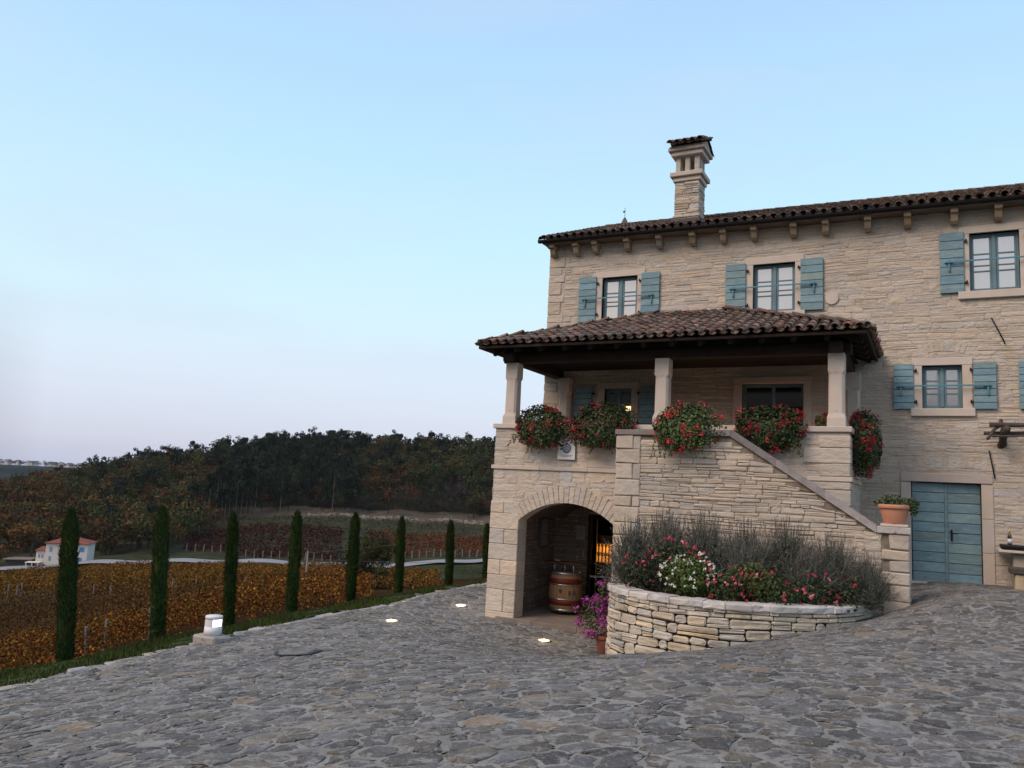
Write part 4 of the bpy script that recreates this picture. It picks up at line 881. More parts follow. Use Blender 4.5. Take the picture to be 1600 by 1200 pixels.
for z in (-.20, .05):
    for x in np.arange(-8.05, -7.12, .10): g = G(); g.lathe([(.03, 0), (.03, .14), (.012, .17), (.012, .22)], (x, YW + 1.12, z), 8); g.obj('bottle', 'amber_glow', sh, True)  # bottles glow by themselves, standing in for amber lamplight falling on them
ld = bpy.data.lights.new('shelf_light', 'POINT'); ld.energy = 4; ld.color = (1, .5, .12); ld.shadow_soft_size = .05; o = bpy.data.objects.new('shelf_light', ld); S.collection.objects.link(o); o.location = (-7.6, YW + .85, .15); o.parent = sh; o.matrix_parent_inverse = Matrix.Translation(-Vector(sh.location))
# bottles behind the glazed porch door, lamp in the porch window
for i in range(9):
    x = -3.17 + i * .062; g = G(); zb0 = 3.55; g.lathe([(.026, 0), (.026, .2), (.010, .26), (.010, .34)], (x, YW + .11, zb0), 10); o = g.obj('row_bottle', 'bottle', None, True); tag(o, 'slim dark bottle in the row just behind the right leaf of the porch door', 'bottle', 'bottles lined up in the porch doorway')
g = G(); g.box(-3.24, -2.69, YW + .06, YW + .16, 3.52, 3.548, .004); tag(g.obj('display_shelf', 'old_wood'), 'narrow shelf carrying the row of bottles in the porch doorway', 'shelf')
g = G(); g.box(-6.99, -6.84, YW + .085, YW + .10, 3.78, 3.90, .004); lw = g.obj('window_lamp', 'lamp_warm'); tag(lw, 'small bright rectangular lamp shining in the porch window', 'lamp')
# ---------------------------------------------------------------- raised flower bed
bed = thing('flower_bed_wall', (-3.2, 14.4, -.6), 'curved dry stone retaining wall with pale coping round the flower bed', 'retaining wall')
CP = np.array([(-5.50, 15.58), (-5.42, 14.75), (-5.20, 14.10), (-4.75, 13.72), (-4.04, 13.46), (-3.45, 13.37), (-2.95, 13.42), (-2.48, 13.62), (-1.95, 14.0), (-1.49, 14.42), (-1.2, 14.85), (-1.03, 15.2), (-.95, 15.58)])
tq = np.linspace(0, len(CP) - 1, 200); cxx = np.interp(tq, range(len(CP)), CP[:, 0]); cyy = np.interp(tq, range(len(CP)), CP[:, 1])
for _ in range(60): cxx[1:-1] = (cxx[:-2] + 2 * cxx[1:-1] + cxx[2:]) / 4; cyy[1:-1] = (cyy[:-2] + 2 * cyy[1:-1] + cyy[2:]) / 4
al = np.concatenate([[0], np.cumsum(np.hypot(np.diff(cxx), np.diff(cyy)))]); AL = al[-1]
tgx = np.gradient(cxx, al); tgy = np.gradient(cyy, al); ln = np.hypot(tgx, tgy); onx, ony = tgy / ln, -tgx / ln
def fcurve(u, v, d, inn=0.):
    x = np.interp(u, al, cxx); y = np.interp(u, al, cyy); a = np.interp(u, al, onx); b = np.interp(u, al, ony); q = d - inn + np.maximum(-.1 - v, 0) * .03
    return np.stack([x + a * q, y + b * q, v], 1)
g = G(); uu = np.linspace(0, AL, 90); V = np.concatenate([fcurve(uu, np.full(90, -2.), -.035), fcurve(uu, np.full(90, -.145), -.035), fcurve(uu, np.full(90, -.145), -.32), fcurve(uu, np.full(90, -2.), -.32)])
g.add(V, np.array([[r * 90 + i, r * 90 + i + 1, (r + 1) * 90 + i + 1, (r + 1) * 90 + i] for r in range(3) for i in range(89)]))
rubble(g, 0, AL, -1.75, -.14, fcurve, hc=(.07, .21), wl=(.16, .46), joint=.022, relief=.034, tone=(.72, 1.18), hue=.05, split=.4, mi=1)
g.obj('wall_stonework', ['joint_dark', 'dry_stone'], bed)
g = G(); u = 0
while u < AL - .05:
    w = min(rng.uniform(.22, .5), AL - u); q = np.linspace(u + .003, u + w - .003, 4); ov = rng.uniform(.03, .065); zt_ = -.035 + rng.uniform(-.008, .008); zb_ = -.145
    rings = []
    for (dd, z) in ((ov - .012, zb_), (ov, zb_ + .02), (ov, zt_ - .02), (ov - .018, zt_), (-.33, zt_), (-.33, zb_)): P = fcurve(q, np.full(4, z), dd + rng.normal(0, .006, 4)); P[:, 2] = z + rng.normal(0, .004, 4); rings.append(P)
    V = np.concatenate(rings); F = [[r * 4 + i, r * 4 + i + 1, ((r + 1) % 6) * 4 + i + 1, ((r + 1) % 6) * 4 + i] for r in range(6) for i in range(3)] + [[r * 4 for r in range(6)][::-1], [r * 4 + 3 for r in range(6)]]
    g.add(V, F, tints(1, .85, 1.12, .02)[0] * 1.15); u += w
g.obj('coping', 'cap_stone', bed)
g = G(); P = fcurve(uu, np.full(90, -.09), -.2); P[:, 2] = -.09; g.add(P, [list(range(90))]); g.obj('bed_soil', 'soil', kind='structure')
# flowers: foliage blob + blossoms
def blob(n, c, r, lump=6, seed=0, droop=0., shell=.55):
    """points filling a lumpy volume; returns points and outward normals"""
    rg = np.random.default_rng(seed); k = rg.normal(size=(lump, 3)); k /= np.linalg.norm(k, axis=1)[:, None]; amp = rg.uniform(-.32, .48, lump)
    d = rg.normal(size=(n, 3)); d /= np.linalg.norm(d, axis=1)[:, None]
    s_ = 1 + sum(a * np.exp(6 * (d @ q - 1)) for a, q in zip(amp, k)); rad = (shell + (1 - shell) * rg.random(n) ** .6) * s_
    P = d * rad[:, None] * np.array(r)
    if droop: P[:, 2] -= droop * np.clip(-P[:, 1] / r[1], 0, 1) ** 1.5
    return P + np.array(c), d
def geranium(c, r, seed, label, dark=.8, nb=34, colr=(.36, .006, .012), lf=4200, droop=0.15):
    t = thing('geranium', (c[0], c[1], c[2]), label, 'flowering plant', 'red geraniums hanging over the porch parapet')
    g = G(); P, d = blob(lf, c, r, 8, seed, droop); g.leaves(P, rng.uniform(.035, .085, lf), tints(lf, .45, 1.5, .12) * dark, nrm=d)
    ns_ = 14; rg = np.random.default_rng(seed + 5)
    for i in range(ns_):                     # trailing stems
        a = rg.uniform(-1, 1); x = c[0] + a * r[0] * .9; y = c[1] - r[1] * .8; z = c[2] - r[2] * .5; l = rg.uniform(.15, .45); m = 26; s = np.linspace(0, 1, m)
        g.leaves(np.stack([x + rg.normal(0, .02, m) + s * rg.normal(0, .08), y - .05 * s + rg.normal(0, .02, m), z - s * l], 1), .05, tints(m, .5, 1.4, .15) * dark)
    g.obj('foliage', 'leaf', t)
    g = G(); nb = int(nb * 1.35); B, d = blob(nb, c, (r[0] * .97, r[1] * 1.03, r[2] * .97), 8, seed, droop, .95)
    B = B[(d[:, 1] < .25)]
    for i, b in enumerate(B):
        m = rg.integers(14, 30); sc_ = rg.uniform(.022, .045); o_ = rg.normal(0, sc_, (m, 3)); cc = np.array(colr) * rg.uniform(.6, 1.5) + (np.array([0, 0, .03]) * rg.random() + (np.array((.12, .06, .03)) if rg.random() < .18 else 0))
        g.leaves(b + o_, .036, cc * rng.uniform(.7, 1.3, (m, 1)))
    g.obj('blossom', 'petal', t, kind='stuff')
    g = G(); g.box(c[0] - r[0] * .55, c[0] + r[0] * .55, c[1] - .06, c[1] + .14, c[2] - .06, c[2] + .1, .015); g.obj('planter_box', 'terracotta_dark', t)
geranium((-7.95, YP - .12, 3.13), (.66, .30, .50), 11, 'leftmost red geranium mass, hanging left above the white plaque', nb=60, droop=.22)
geranium((-6.50, YP - .12, 3.14), (.70, .30, .50), 12, 'red geranium mass between the plaque and the corner of the stair wall', nb=56, droop=.22)
geranium((-4.33, YS - .05, 3.02), (.62, .30, .46), 13, 'lighter green geranium hanging over the stair parapet in front of the middle column', dark=1.45, nb=46, droop=.2, colr=(.62, .04, .04))
geranium((-2.88, YP - .12, 3.12), (.74, .28, .45), 14, 'broad red geranium mass before the glazed porch door', nb=52, droop=.18)
geranium((-1.90, YP + .25, 3.24), (.18, .16, .20), 15, 'small geranium sprig on the parapet just left of the right column', nb=10, lf=260, droop=.0)
geranium((-1.22, 17.9, 2.95), (.30, .75, .62), 16, 'dark geranium cascade on the right side of the porch, seen end on', nb=70, droop=.1)
# lavender
def lavender(seed):
    rg = np.random.default_rng(seed); g = G(); n = 520
    a = rg.uniform(0, 2 * pi, n); th = np.abs(rg.normal(0, .55, n)).clip(0, 1.35); l = rg.uniform(.55, 1.12, n) * (1 - .22 * th)
    d = np.stack([np.sin(th) * np.cos(a), np.sin(th) * np.sin(a), np.cos(th)], 1); b = rg.normal(0, .06, (n, 3)); b[:, 2] = 0
    w = np.cross(d, rg.normal(size=(n, 3))); w /= np.linalg.norm(w, axis=1)[:, None]
    m = b + d * l[:, None] * .5; tip = b + d * l[:, None]; tip[:, 2] -= .10 * th; wd = .0035
    V = np.stack([b - w * wd, b + w * wd, m + w * wd, m - w * wd, tip + w * wd * .7, tip - w * wd * .7], 1).reshape(-1, 3); i = 6 * np.arange(n)[:, None]
    g.add(V, np.concatenate([i + [0, 1, 2, 3], i + [3, 2, 4, 5]]), np.repeat(tints(n, .6, 1.4, .05), 6, 0))
    # narrow leaves in the lower two thirds
    k = 11000; s = rg.integers(0, n, k); f = rg.uniform(.1, .80, k); P = b[s] + d[s] * (l[s] * f)[:, None] + rg.normal(0, .02, (k, 3)); L_ = rg.uniform(.04, .09, k)[:, None]
    dd = d[s] + rg.normal(0, .55, (k, 3)); dd /= np.linalg.norm(dd, axis=1)[:, None]; ww = np.cross(dd, rg.normal(size=(k, 3))); ww /= np.linalg.norm(ww, axis=1)[:, None]; ww *= .0065
    V = np.stack([P - ww, P + ww, P + dd * L_], 1).reshape(-1, 3); g.add(V, np.arange(3 * k).reshape(k, 3), np.repeat(tints(k, .5, 1.35, .06) * np.array([[.92, 1.05, .95]]), 3, 0))
    fo = g
    g = G(); s = np.where(rg.random(n) < .55)[0]; q = 7; P = (tip[s][:, None] - d[s][:, None] * (np.linspace(0, .085, q)[None, :, None])) + rg.normal(0, .004, (len(s), q, 3)); P = P.reshape(-1, 3)
    g.leaves(P, .018, tints(len(P), .6, 1.5, .04) * np.array([[1.0, .88, 1.02]])); return fo, g
LV = []
lab = ['leftmost lavender clump, leaning out over the left end of the bed', 'lavender clump behind the white flowers', 'lavender clump second from left against the stair wall', 'lavender clump in the middle of the stair wall', 'lavender clump right of the middle under the stair slope', 'lavender clump under the lower stair slope', 'rightmost lavender clump beside the pot pier', 'low lavender clump at the right tip of the bed', 'lavender clump behind the pink flowers at the right', 'lavender clump behind the olive coloured bush']
LP = [(-5.0, 14.75, .2, 1.1), (-4.3, 14.75, 1.3, 1.15), (-4.55, 15.2, 2.2, 1.2), (-3.75, 15.1, 3.9, 1.25), (-3.0, 15.1, 5.1, 1.15), (-2.3, 15.2, .9, 1.2), (-1.55, 15.25, 2.7, 1.05), (-1.0, 15.3, 4.4, .8), (-1.9, 14.8, 1.9, .85), (-2.9, 14.6, 3.0, .9)]
protos = []
for s in (1, 2, 3):
    fo, fl = lavender(40 + s); protos.append((fo.mesh('foliage', 'lavender'), fl.mesh('flower_spike', 'lavender')))
for i, (x, y, rz, sc) in enumerate(LP):
    t = thing('lavender_bush', (x, y, -.1), lab[i], 'shrub', 'lavender along the stair wall'); t.rotation_euler = (0, 0, rz); t.scale = (sc * 1.08, sc * 1.08, sc * 1.16)
    for me, nm in zip(protos[i % 3], ('foliage', 'flower_spike')):
        o = bpy.data.objects.new(nm, me); S.collection.objects.link(o); o.parent = t
        if nm == 'flower_spike': o['kind'] = 'stuff'
def bedding(c, r, seed, label, leafc, flc, nb, lf=1500, fs=.05, cat='flowering plant', group='bedding flowers in the raised bed'):
    t = thing('bedding_flower', c, label, cat, group); rg = np.random.default_rng(seed); g = G(); P, d = blob(lf, c, r, 9, seed, 0, .5); P[:, 2] = np.maximum(P[:, 2], -.1); g.leaves(P, rng.uniform(.03, .07, lf), tints(lf, .5, 1.5, .12) * np.array(leafc), nrm=d); g.obj('foliage', 'leaf', t)
    g = G(); B, d = blob(nb, c, tuple(v * 1.05 for v in r), 9, seed, 0, .92); B = B[(d[:, 1] < .3) & (d[:, 2] > -.45)]
    cols = [np.array(q) for q in flc]
    for b in B: m = 6; cc = cols[rg.integers(len(cols))] * rg.uniform(.7, 1.2); g.leaves(b + rg.normal(0, fs * .22, (m, 3)), fs * .85, np.tile(cc, (m, 1)) * rg.uniform(.8, 1.15, (m, 1)))
    g.obj('blossom', 'petal', t, kind='stuff')
bedding((-3.75, 13.95, .26), (.46, .34, .38), 31, 'bright green clump covered in small white flowers', (1.35, 1.45, .95), [(.8, .8, .74)], 150, 2000, .045)
PK = [(.62, .10, .16), (.5, .05, .10), (.75, .22, .30), (.45, .03, .05)]
bedding((-4.0, 14.35, .45), (.62, .3, .36), 32, 'pink and red flowers just above and behind the white clump', (.8, .8, .8), PK, 70, 1100, .06)
bedding((-4.75, 14.25, .2), (.28, .28, .45), 33, 'sparse tall pink flowers at the left end of the bed', (.6, .6, .7), PK, 22, 420, .06)
bedding((-3.1, 13.95, .14), (.42, .34, .42), 34, 'pink flowers immediately right of the white clump', (.7, .7, .7), PK, 44, 900, .06)
bedding((-2.75, 14.25, .22), (.45, .3, .34), 35, 'olive yellow leafy clump in the middle of the bed', (1.7, 1.15, .7), [(.3, .2, .03)], 10, 1200, .04)
bedding((-2.35, 14.15, .10), (.45, .32, .32), 36, 'pink flowers in front of the olive clump by the coping', (.7, .75, .7), PK, 44, 1000, .06)
bedding((-1.85, 14.65, .14), (.42, .32, .34), 37, 'pink flowers near the right end of the bed', (.7, .75, .7), PK, 36, 900, .06)
bedding((-1.35, 15.0, .08), (.28, .28, .30), 38, 'last red flowers at the right tip of the bed', (.6, .6, .6), [(.5, .03, .04)], 14, 500, .06)
# terracotta pot on the stair pier
def pot(c, R_, h, matn, rim=True):
    g = G(); g.lathe([(R_ * .66, 0), (R_ * .68, .01), (R_ * .90, h * .74), (R_ * .90, h * .78), (R_, h * .79), (R_ * 1.03, h * .83), (R_ * 1.03, h * .95), (R_, h), (R_ * .9, h), (R_ * .86, h * .85), (.01, h * .85)], c, 36); return g
pt = thing('flower_pot', (-.57, YS + .12, 1.3), 'pale terracotta pot of small green plants on the stair pier', 'flower pot')
g = G(); g.box(-.80, -.36, YS - .05, YS + .28, 1.302, 1.35, .01); g.obj('base_slab', 'dressed', pt); pot((-.58, YS + .12, 1.35), .255, .335, 'terracotta').obj('pot', 'terracotta', pt, True)
g = G(); P, d = blob(330, (-.58, YS + .12, 1.72), (.30, .22, .12), 9, 3, 0, .3); g.leaves(P, .055, tints(330, .6, 1.6, .1)); P, d = blob(160, (-.28, YS + .1, 1.68), (.09, .1, .17), 4, 5, 0, .2); g.leaves(P, .05, tints(160, .6, 1.5, .1)); g.obj('foliage', 'leaf', pt)
# magenta flowering pot by the bed
bx, by = -5.72, 15.15; bz = float(court(bx, by))
pb = thing('bougainvillea_pot', (bx, by, bz), 'magenta flowering shrub in a brown pot against the left end of the bed wall', 'potted plant')
pot((bx + .04, by, bz), .17, .33, 'terracotta_dark').obj('pot', 'terracotta_dark', pb, True)
g = G(); P1, d1 = blob(900, (bx - .12, by, bz + .62), (.34, .28, .42), 8, 21, 0, .3); P2, d2 = blob(500, (bx + .08, by, bz + 1.05), (.20, .2, .30), 8, 22, 0, .3); g.leaves(np.concatenate([P1, P2]), .05, tints(1400, .5, 1.5, .1)); g.obj('foliage', 'leaf', pb)
g = G()
for (c_, r_, nb) in (((bx - .14, by - .03, bz + .70), (.37, .3, .38), 46), ((bx + .06, by - .03, bz + 1.12), (.20, .22, .28), 26)):
    B, d = blob(nb, c_, r_, 8, 23, 0, .75)
    for b in B: m = 22; g.leaves(b + rng.normal(0, .035, (m, 3)), .04, np.array((.34, .05, .27)) * rng.uniform(.5, 1.6, (m, 1)))
g.obj('blossom', 'petal', pb, kind='stuff')
# ---------------------------------------------------------------- lamps in the yard
def on_ground(px, py):
    d = np.linspace(5, 30, 2600); P = EYE[None] + (FW * FPX + RT * (px - 800) - UP * (py - 600))[None] * d[:, None] / FPX; h = court(P[:, 0], P[:, 1]); i = int(np.argmax(P[:, 2] < h)); return P[i][0], P[i][1], h[i]
for px, py, lb, m in ((850, 1002, 'lit ground spotlight in the paving in front of the arch', 'lamp_warm'), (612, 971, 'lit yellowish ground spotlight in the middle of the paving', 'lamp_warm'), (720, 947, 'farthest lit ground spotlight, left of the pier foot', 'lamp_white')):
    x, y, z = on_ground(px, py); t = thing('ground_light', (x, y, z), lb, 'ground light', 'round lights set into the paving')
    g = G(); g.lathe([(.12, -.05), (.15, -.05), (.15, .014), (.118, .016)], (x, y, z), 28); g.obj('rim', 'steel', t, True); g = G(); g.lathe([(.116, .012), (.112, .024), (.06, .032)], (x, y, z), 24); g.obj('lens', m, t, True)
    ld = bpy.data.lights.new('ground_glow', 'POINT'); ld.energy = 2.2; ld.color = (1, .7, .35); ld.shadow_soft_size = .04; o = bpy.data.objects.new('ground_glow', ld); S.collection.objects.link(o); o.parent = t; o.location = (0, 0, .08)
x, y, z = on_ground(464, 1021); n = 9; an = np.sort(rng.uniform(0, 2 * pi, n) * .15 + np.arange(n) / n * 2 * pi)
pl_ = [(x + .36 * cos(a) * rng.uniform(.85, 1.1), y + .30 * sin(a) * rng.uniform(.85, 1.1)) for a in an]
sc_ = thing('drain_slab', (x, y, z), 'loose paving slab with a dark open joint round it, in the left of the yard', 'drain cover')
def onslab(poly, f, dz): return [(x + (p[0] - x) * f, y + (p[1] - y) * f, float(court(x + (p[0] - x) * f, y + (p[1] - y) * f)) + dz) for p in poly]
g = G(); g.add(onslab(pl_, 1.22, .018) + onslab(pl_, 1.18, .024) + onslab(pl_, 1.0, .024), [[r * n + i, r * n + (i + 1) % n, (r + 1) * n + (i + 1) % n, (r + 1) * n + i] for r in range(2) for i in range(n)]); g.obj('rim', 'iron', sc_)
g = G(); g.add(onslab(pl_, 1.02, .015) + onslab(pl_, .96, .034) + onslab(pl_, .8, .038), [[r * n + i, r * n + (i + 1) % n, (r + 1) * n + (i + 1) % n, (r + 1) * n + i] for r in range(2) for i in range(n)] + [[2 * n + i for i in range(n)]]); g.obj('slab', 'flag', sc_)
x, y, z = on_ground(331, 1003); x, y, z = x, y, z
t = thing('bollard_lamp', (x, y, z), 'short white bollard lamp glowing on a rough stone block beside the paving', 'lamp')
g = G(); g.box(x - .27, x + .27, y - .2, y + .2, z - .08, z + .115, .03, (.75, .75, .72), .015); g.obj('base_block', 'cap_stone', t)
rr = .145; zc = z + .12
g = G(); g.lathe([(rr * 1.05, 0), (rr, .15)], (x, y, zc), 32); g.lathe([(rr, .27), (rr, .315), (rr * .97, .325)], (x, y, zc), 32)
camdir = math.atan2(-y, -x); Vv = []; ang = np.linspace(camdir + 1.15, camdir + 2 * pi + .12 - .2, 22)
for zz in (.15, .27):
    for a in ang: Vv.append((x + rr * cos(a), y + rr * sin(a), zc + zz))
g.add(Vv, [[i, i + 1, 22 + i + 1, 22 + i] for i in range(21)]); g.obj('housing', 'white', t, True)
g = G(); g.lathe([(rr * .8, .155), (rr * .8, .265)], (x, y, zc), 24); g.obj('bulb_glass', 'lamp_white', t, True)
# ---------------------------------------------------------------- cypresses
def cypress(seed, hgt, w):
    rg = np.random.default_rng(seed); g = G(); n = 5200; t = rg.random(n) ** .9
    r = w / 2 * np.interp(t, [0, .05, .3, .7, .9, 1], [.85, .95, 1, 1, .78, .12]); a = rg.uniform(0, 2 * pi, n); r = r * (1 + .06 * np.sin(3 * a + t * 9 + seed) + .04 * np.sin(7 * a - t * 14)) * (1 - .25 * rg.random(n) ** 2 + .10 * (rg.random(n) > .96)) * (1 + .05 * np.sin(t * 23 + a))
    P = np.stack([r * np.cos(a), r * np.sin(a), t * hgt], 1); nr = np.stack([np.cos(a), np.sin(a), 0 * a], 1)
    up = np.stack([.25 * np.cos(a), .25 * np.sin(a), np.ones(n)], 1) + rg.normal(0, .25, (n, 3)); up /= np.linalg.norm(up, axis=1)[:, None]; sd_ = np.cross(up, nr); sd_ /= np.linalg.norm(sd_, axis=1)[:, None]
    l = rg.uniform(.05, .11, n)[:, None]; ww = .018
    V = np.stack([P - sd_ * ww, P + sd_ * ww, P + up * l + nr * .012], 1).reshape(-1, 3); patch = 1 + .9 * np.clip(np.sin(t * 11 + seed * 2) * np.sin(a * 2 + seed) - .55, 0, 1)[:, None] * np.array([[2.2, .9, .3]]); g.add(V, np.arange(3 * n).reshape(n, 3), np.repeat(tints(n, .5, 1.6, .12) * patch * rg.uniform(.85, 1.15), 3, 0))
    prof = [(w / 2 * q * .86, tt * hgt) for tt, q in ((0, .8), (.05, .92), (.3, .97), (.7, .92), (.9, .58), (.97, .2))]; g.lathe(prof, n=14, col=(.45, .5, .4))
    k = G(); k.lathe([(.05, -.5), (.04, .3)], n=10); return g.mesh('crown', 'cypress'), k.mesh('trunk', 'bark')
CY = [(100, 1037, 800, 33, 'nearest and leftmost cypress column, standing before the white valley house'), (245, 1003, 797, 27, 'second cypress column from the left'), (357, 978, 806, 22, 'third cypress column from the left, just behind the bollard lamp'), (454, 962, 803, 23, 'fourth cypress column from the left, beside the leaning utility post'),
      (547, 940, 806, 20, 'fifth cypress column from the left, touching the dark round tree'), (622, 930, 811, 15, 'sixth and slimmest cypress column from the left, over the large olive shrub'), (701, 919, 817, 14, 'seventh cypress column from the left'), (759, 912, 822, 13, 'last cypress column, half hidden by the porch pier')]
for i, (px, pyb, pyt, wpx, lb) in enumerate(CY):
    r = FW * FPX + RT * (px - 800) - UP * (pyb - 600); s = -13.0 / r[0]; base = EYE + r * s; dist = s * FPX; hh = (pyb - pyt) * dist / FPX * 1.0; ww = wpx * dist / FPX * rng.uniform(.72, .80)
    c_, t_ = cypress(i + 3, hh, ww); o = thing('cypress_tree', base, lb, 'tree', 'cypress trees along the paving')
    lean = (px - [99, 247, 361, 465, 556, 628, 704, 761][i]) / (pyb - pyt); want = -lean
    nat = (1290 - px) / 9040.0; tilt = want - nat + 0.0
    o.rotation_euler = (0, tilt * cos(YAW), 0)
    for me, nm in ((c_, 'crown'), (t_, 'trunk')): q = bpy.data.objects.new(nm, me); S.collection.objects.link(q); q.parent = o
# ---------------------------------------------------------------- forest and valley trees
def crown_pts(rg, n, kind):
    if kind == 'pine':
        k = 9; c = np.stack([rg.normal(0, .17, k), rg.normal(0, .17, k), rg.uniform(.30, .95, k)], 1); c[:, :2] *= (1.35 - c[:, 2:3]) * 1.15; r = rg.uniform(.09, .17, k)
    elif kind == 'bush':
        k = 16; c = np.stack([rg.normal(0, .22, k), rg.normal(0, .22, k), rg.uniform(.08, .80, k)], 1); r = rg.uniform(.14, .22, k)
    else:
        k = 11; c = np.stack([rg.normal(0, .21, k), rg.normal(0, .21, k), rg.uniform(.3, .84, k)], 1); r = rg.uniform(.13, .23, k)
    s = rg.integers(0, k, n); d = rg.normal(size=(n, 3)); d /= np.linalg.norm(d, axis=1)[:, None]; sq = np.array([1, 1, .62 if kind == 'pine' else .85])
    P = c[s] + d * (r[s] * rg.uniform(.6, 1.05, n))[:, None] * sq; return P, d, s, k
def tree_geo(seed, n, kind, leaf):
    rg = np.random.default_rng(seed); P, d, s, k = crown_pts(rg, n, kind); a = np.cross(d, rg.normal(size=(n, 3))); a /= np.linalg.norm(a, axis=1)[:, None]; b = np.cross(a, d + rg.normal(0, .5, (n, 3))); b /= np.linalg.norm(b, axis=1)[:, None]
    V = np.stack([P - a * leaf, P - b * leaf * .7, P + a * leaf, P + b * leaf * .7], 1); sh = (rg.uniform(.7, 1.3, k)[s] * rg.uniform(.7, 1.3, n)); return V, sh
PROT = {kd: [tree_geo(100 + 7 * i + len(kd), 210, kd, .044) for i in range(5)] for kd in ('pine', 'round')}
def trunk_geo(lean, h=.8): 
    V = []; 
    for z, r in ((-.05, .018), (h * .5, .013), (h, .006)):
        for j in range(5): t_ = 2 * pi * j / 5; V.append((r * cos(t_) + lean * z, r * sin(t_), z))
    return np.array(V), np.array([[r * 5 + j, r * 5 + (j + 1) % 5, (r + 1) * 5 + (j + 1) % 5, (r + 1) * 5 + j] for r in range(2) for j in range(5)])
PINE = (.020, .030, .018); COLS = {'rust': (.085, .042, .018), 'orange': (.115, .064, .022), 'olive': (.070, .066, .024), 'green': (.042, .054, .02), 'brown': (.045, .034, .026), 'grey': (.045, .042, .038)}
CREST = [-300, 0, 60, 120, 200, 280, 400, 500, 600, 750, 1100]
def base_d(px): return np.interp(px, [-300, 0, 60, 150, 250, 305, 330, 400, 750], [190, 192, 198, 190, 190, 215, 255, 264, 266])
def pick(px, f, rg):
    # f: 0 at the foot of the slope, 1 at the crest
    q = rg.random()
    if px < 330:
        if f > .82: return 'rust' if q < .6 else ('pine' if q < .85 else 'olive')
        if px < 130: return 'rust' if q < .4 else ('orange' if q < .55 else ('olive' if q < .8 else 'green'))
        if f > .45: return 'green' if q < .35 else ('pine' if q < .6 else ('rust' if q < .8 else 'olive'))
        return 'olive' if q < .42 else ('green' if q < .65 else ('orange' if q < .78 else ('rust' if q < .9 else 'pine')))
    if px < 560: return 'pine' if q < .86 else ('green' if q < .95 else 'rust')
    if f < .30: return 'grey' if q < .55 else ('brown' if q < .8 else ('rust' if q < .9 else 'green'))
    return 'green' if q < .44 else ('pine' if q < .66 else ('olive' if q < .86 else ('rust' if q < .95 else 'orange')))
TT = []
for _ in range(3000):
    px = rng.uniform(-330, 1150); b0 = base_d(px); f = rng.random(); d_ = b0 + 2 + f * (400 - b0); P = at(px, 760, d_); x, y = P[0], P[1]; z = float(0)
    TT.append((x, y, px, (d_ - b0) / (385 - b0)))
TT = np.array(TT); TZ = height(TT[:, 0], TT[:, 1])
# far-off wood: one mass; the trees one can tell apart along its edge and crest are things
front = (TT[:, 3] < .07) & (TT[:, 2] > 0) & (TT[:, 2] < 790); crest = (TT[:, 3] > .93) & (TT[:, 2] > 100) & (TT[:, 2] < 790)
g = G()
def place(g, i, s_, kd, colr, rg):
    V, sh = PROT[kd][rg.integers(5)]; a = rg.uniform(0, 2 * pi); R_ = np.array([[cos(a), -sin(a), 0], [sin(a), cos(a), 0], [0, 0, 1]])
    W_ = (V.reshape(-1, 3) @ R_.T) * s_ + np.array([TT[i, 0], TT[i, 1], TZ[i]]); C = np.repeat(sh[:, None] * np.array(colr)[None] , 4, 0); g.add(W_, np.arange(len(W_)).reshape(-1, 4), C)
for i in np.where(~(front | crest))[0]:
    k = pick(TT[i, 2], TT[i, 3], rng); kd = 'pine' if k == 'pine' else 'round'; hh = rng.uniform(9, 13) if kd == 'pine' else rng.uniform(7, 11)
    if k in ('grey', 'brown'): hh *= .6
    place(g, i, np.array([hh * (.75 if kd == 'pine' else .95), hh * (.75 if kd == 'pine' else .95), hh]), kd, np.array(PINE if k == 'pine' else COLS[k]) * rng.uniform(.75, 1.25), rng)
    if kd == 'pine': V, F = trunk_geo(rng.normal(0, .03)); g.add(V * hh + np.array([TT[i, 0], TT[i, 1], TZ[i]]), F, (.03, .025, .022))
g.obj('forest', 'forest', kind='stuff')
LBL = {'pine': 'dark green pine among those standing along the edge or crest of the wooded hill', 'rust': 'rust brown autumn tree at the edge or crest of the wooded hill', 'orange': 'orange autumn tree at the edge or crest of the wooded hill', 'olive': 'olive green rounded tree at the edge or crest of the wooded hill', 'green': 'dull green rounded tree at the edge or crest of the wooded hill', 'grey': 'bare greyish shrubby tree at the foot of the wooded hill', 'brown': 'bare brownish shrubby tree at the foot of the wooded hill'}
MC = {}
def tree_mesh(kd, k, v):
    key = (kd, k, v)
    if key not in MC:
        V, sh = PROT[kd][v]; c = G(); c.add(V.reshape(-1, 3), np.arange(len(V) * 4).reshape(-1, 4), np.repeat(sh[:, None] * np.array(PINE if 'pine' in k else COLS[k])[None], 4, 0)); t_ = G(); a, F = trunk_geo(.02); t_.add(a, F, (.75, .7, .66) if k == 'palepine' else (.16, .13, .11)); MC[key] = (c.mesh('crown', 'forest'), t_.mesh('trunk', 'bark'))
    return MC[key]
def tree_at(x, y, z, kd, k, sc, label, group, v=None, name=None):
    o = thing(name or ('pine_tree' if kd == 'pine' else 'autumn_tree'), (x, y, z), label, 'tree', group); o.scale = sc; o.rotation_euler = (0, 0, rng.uniform(0, 6.28))
    for me, nm in zip(tree_mesh(kd, k, rng.integers(5) if v is None else v), ('crown', 'trunk')): q = bpy.data.objects.new(nm, me); S.collection.objects.link(q); q.parent = o
    return o
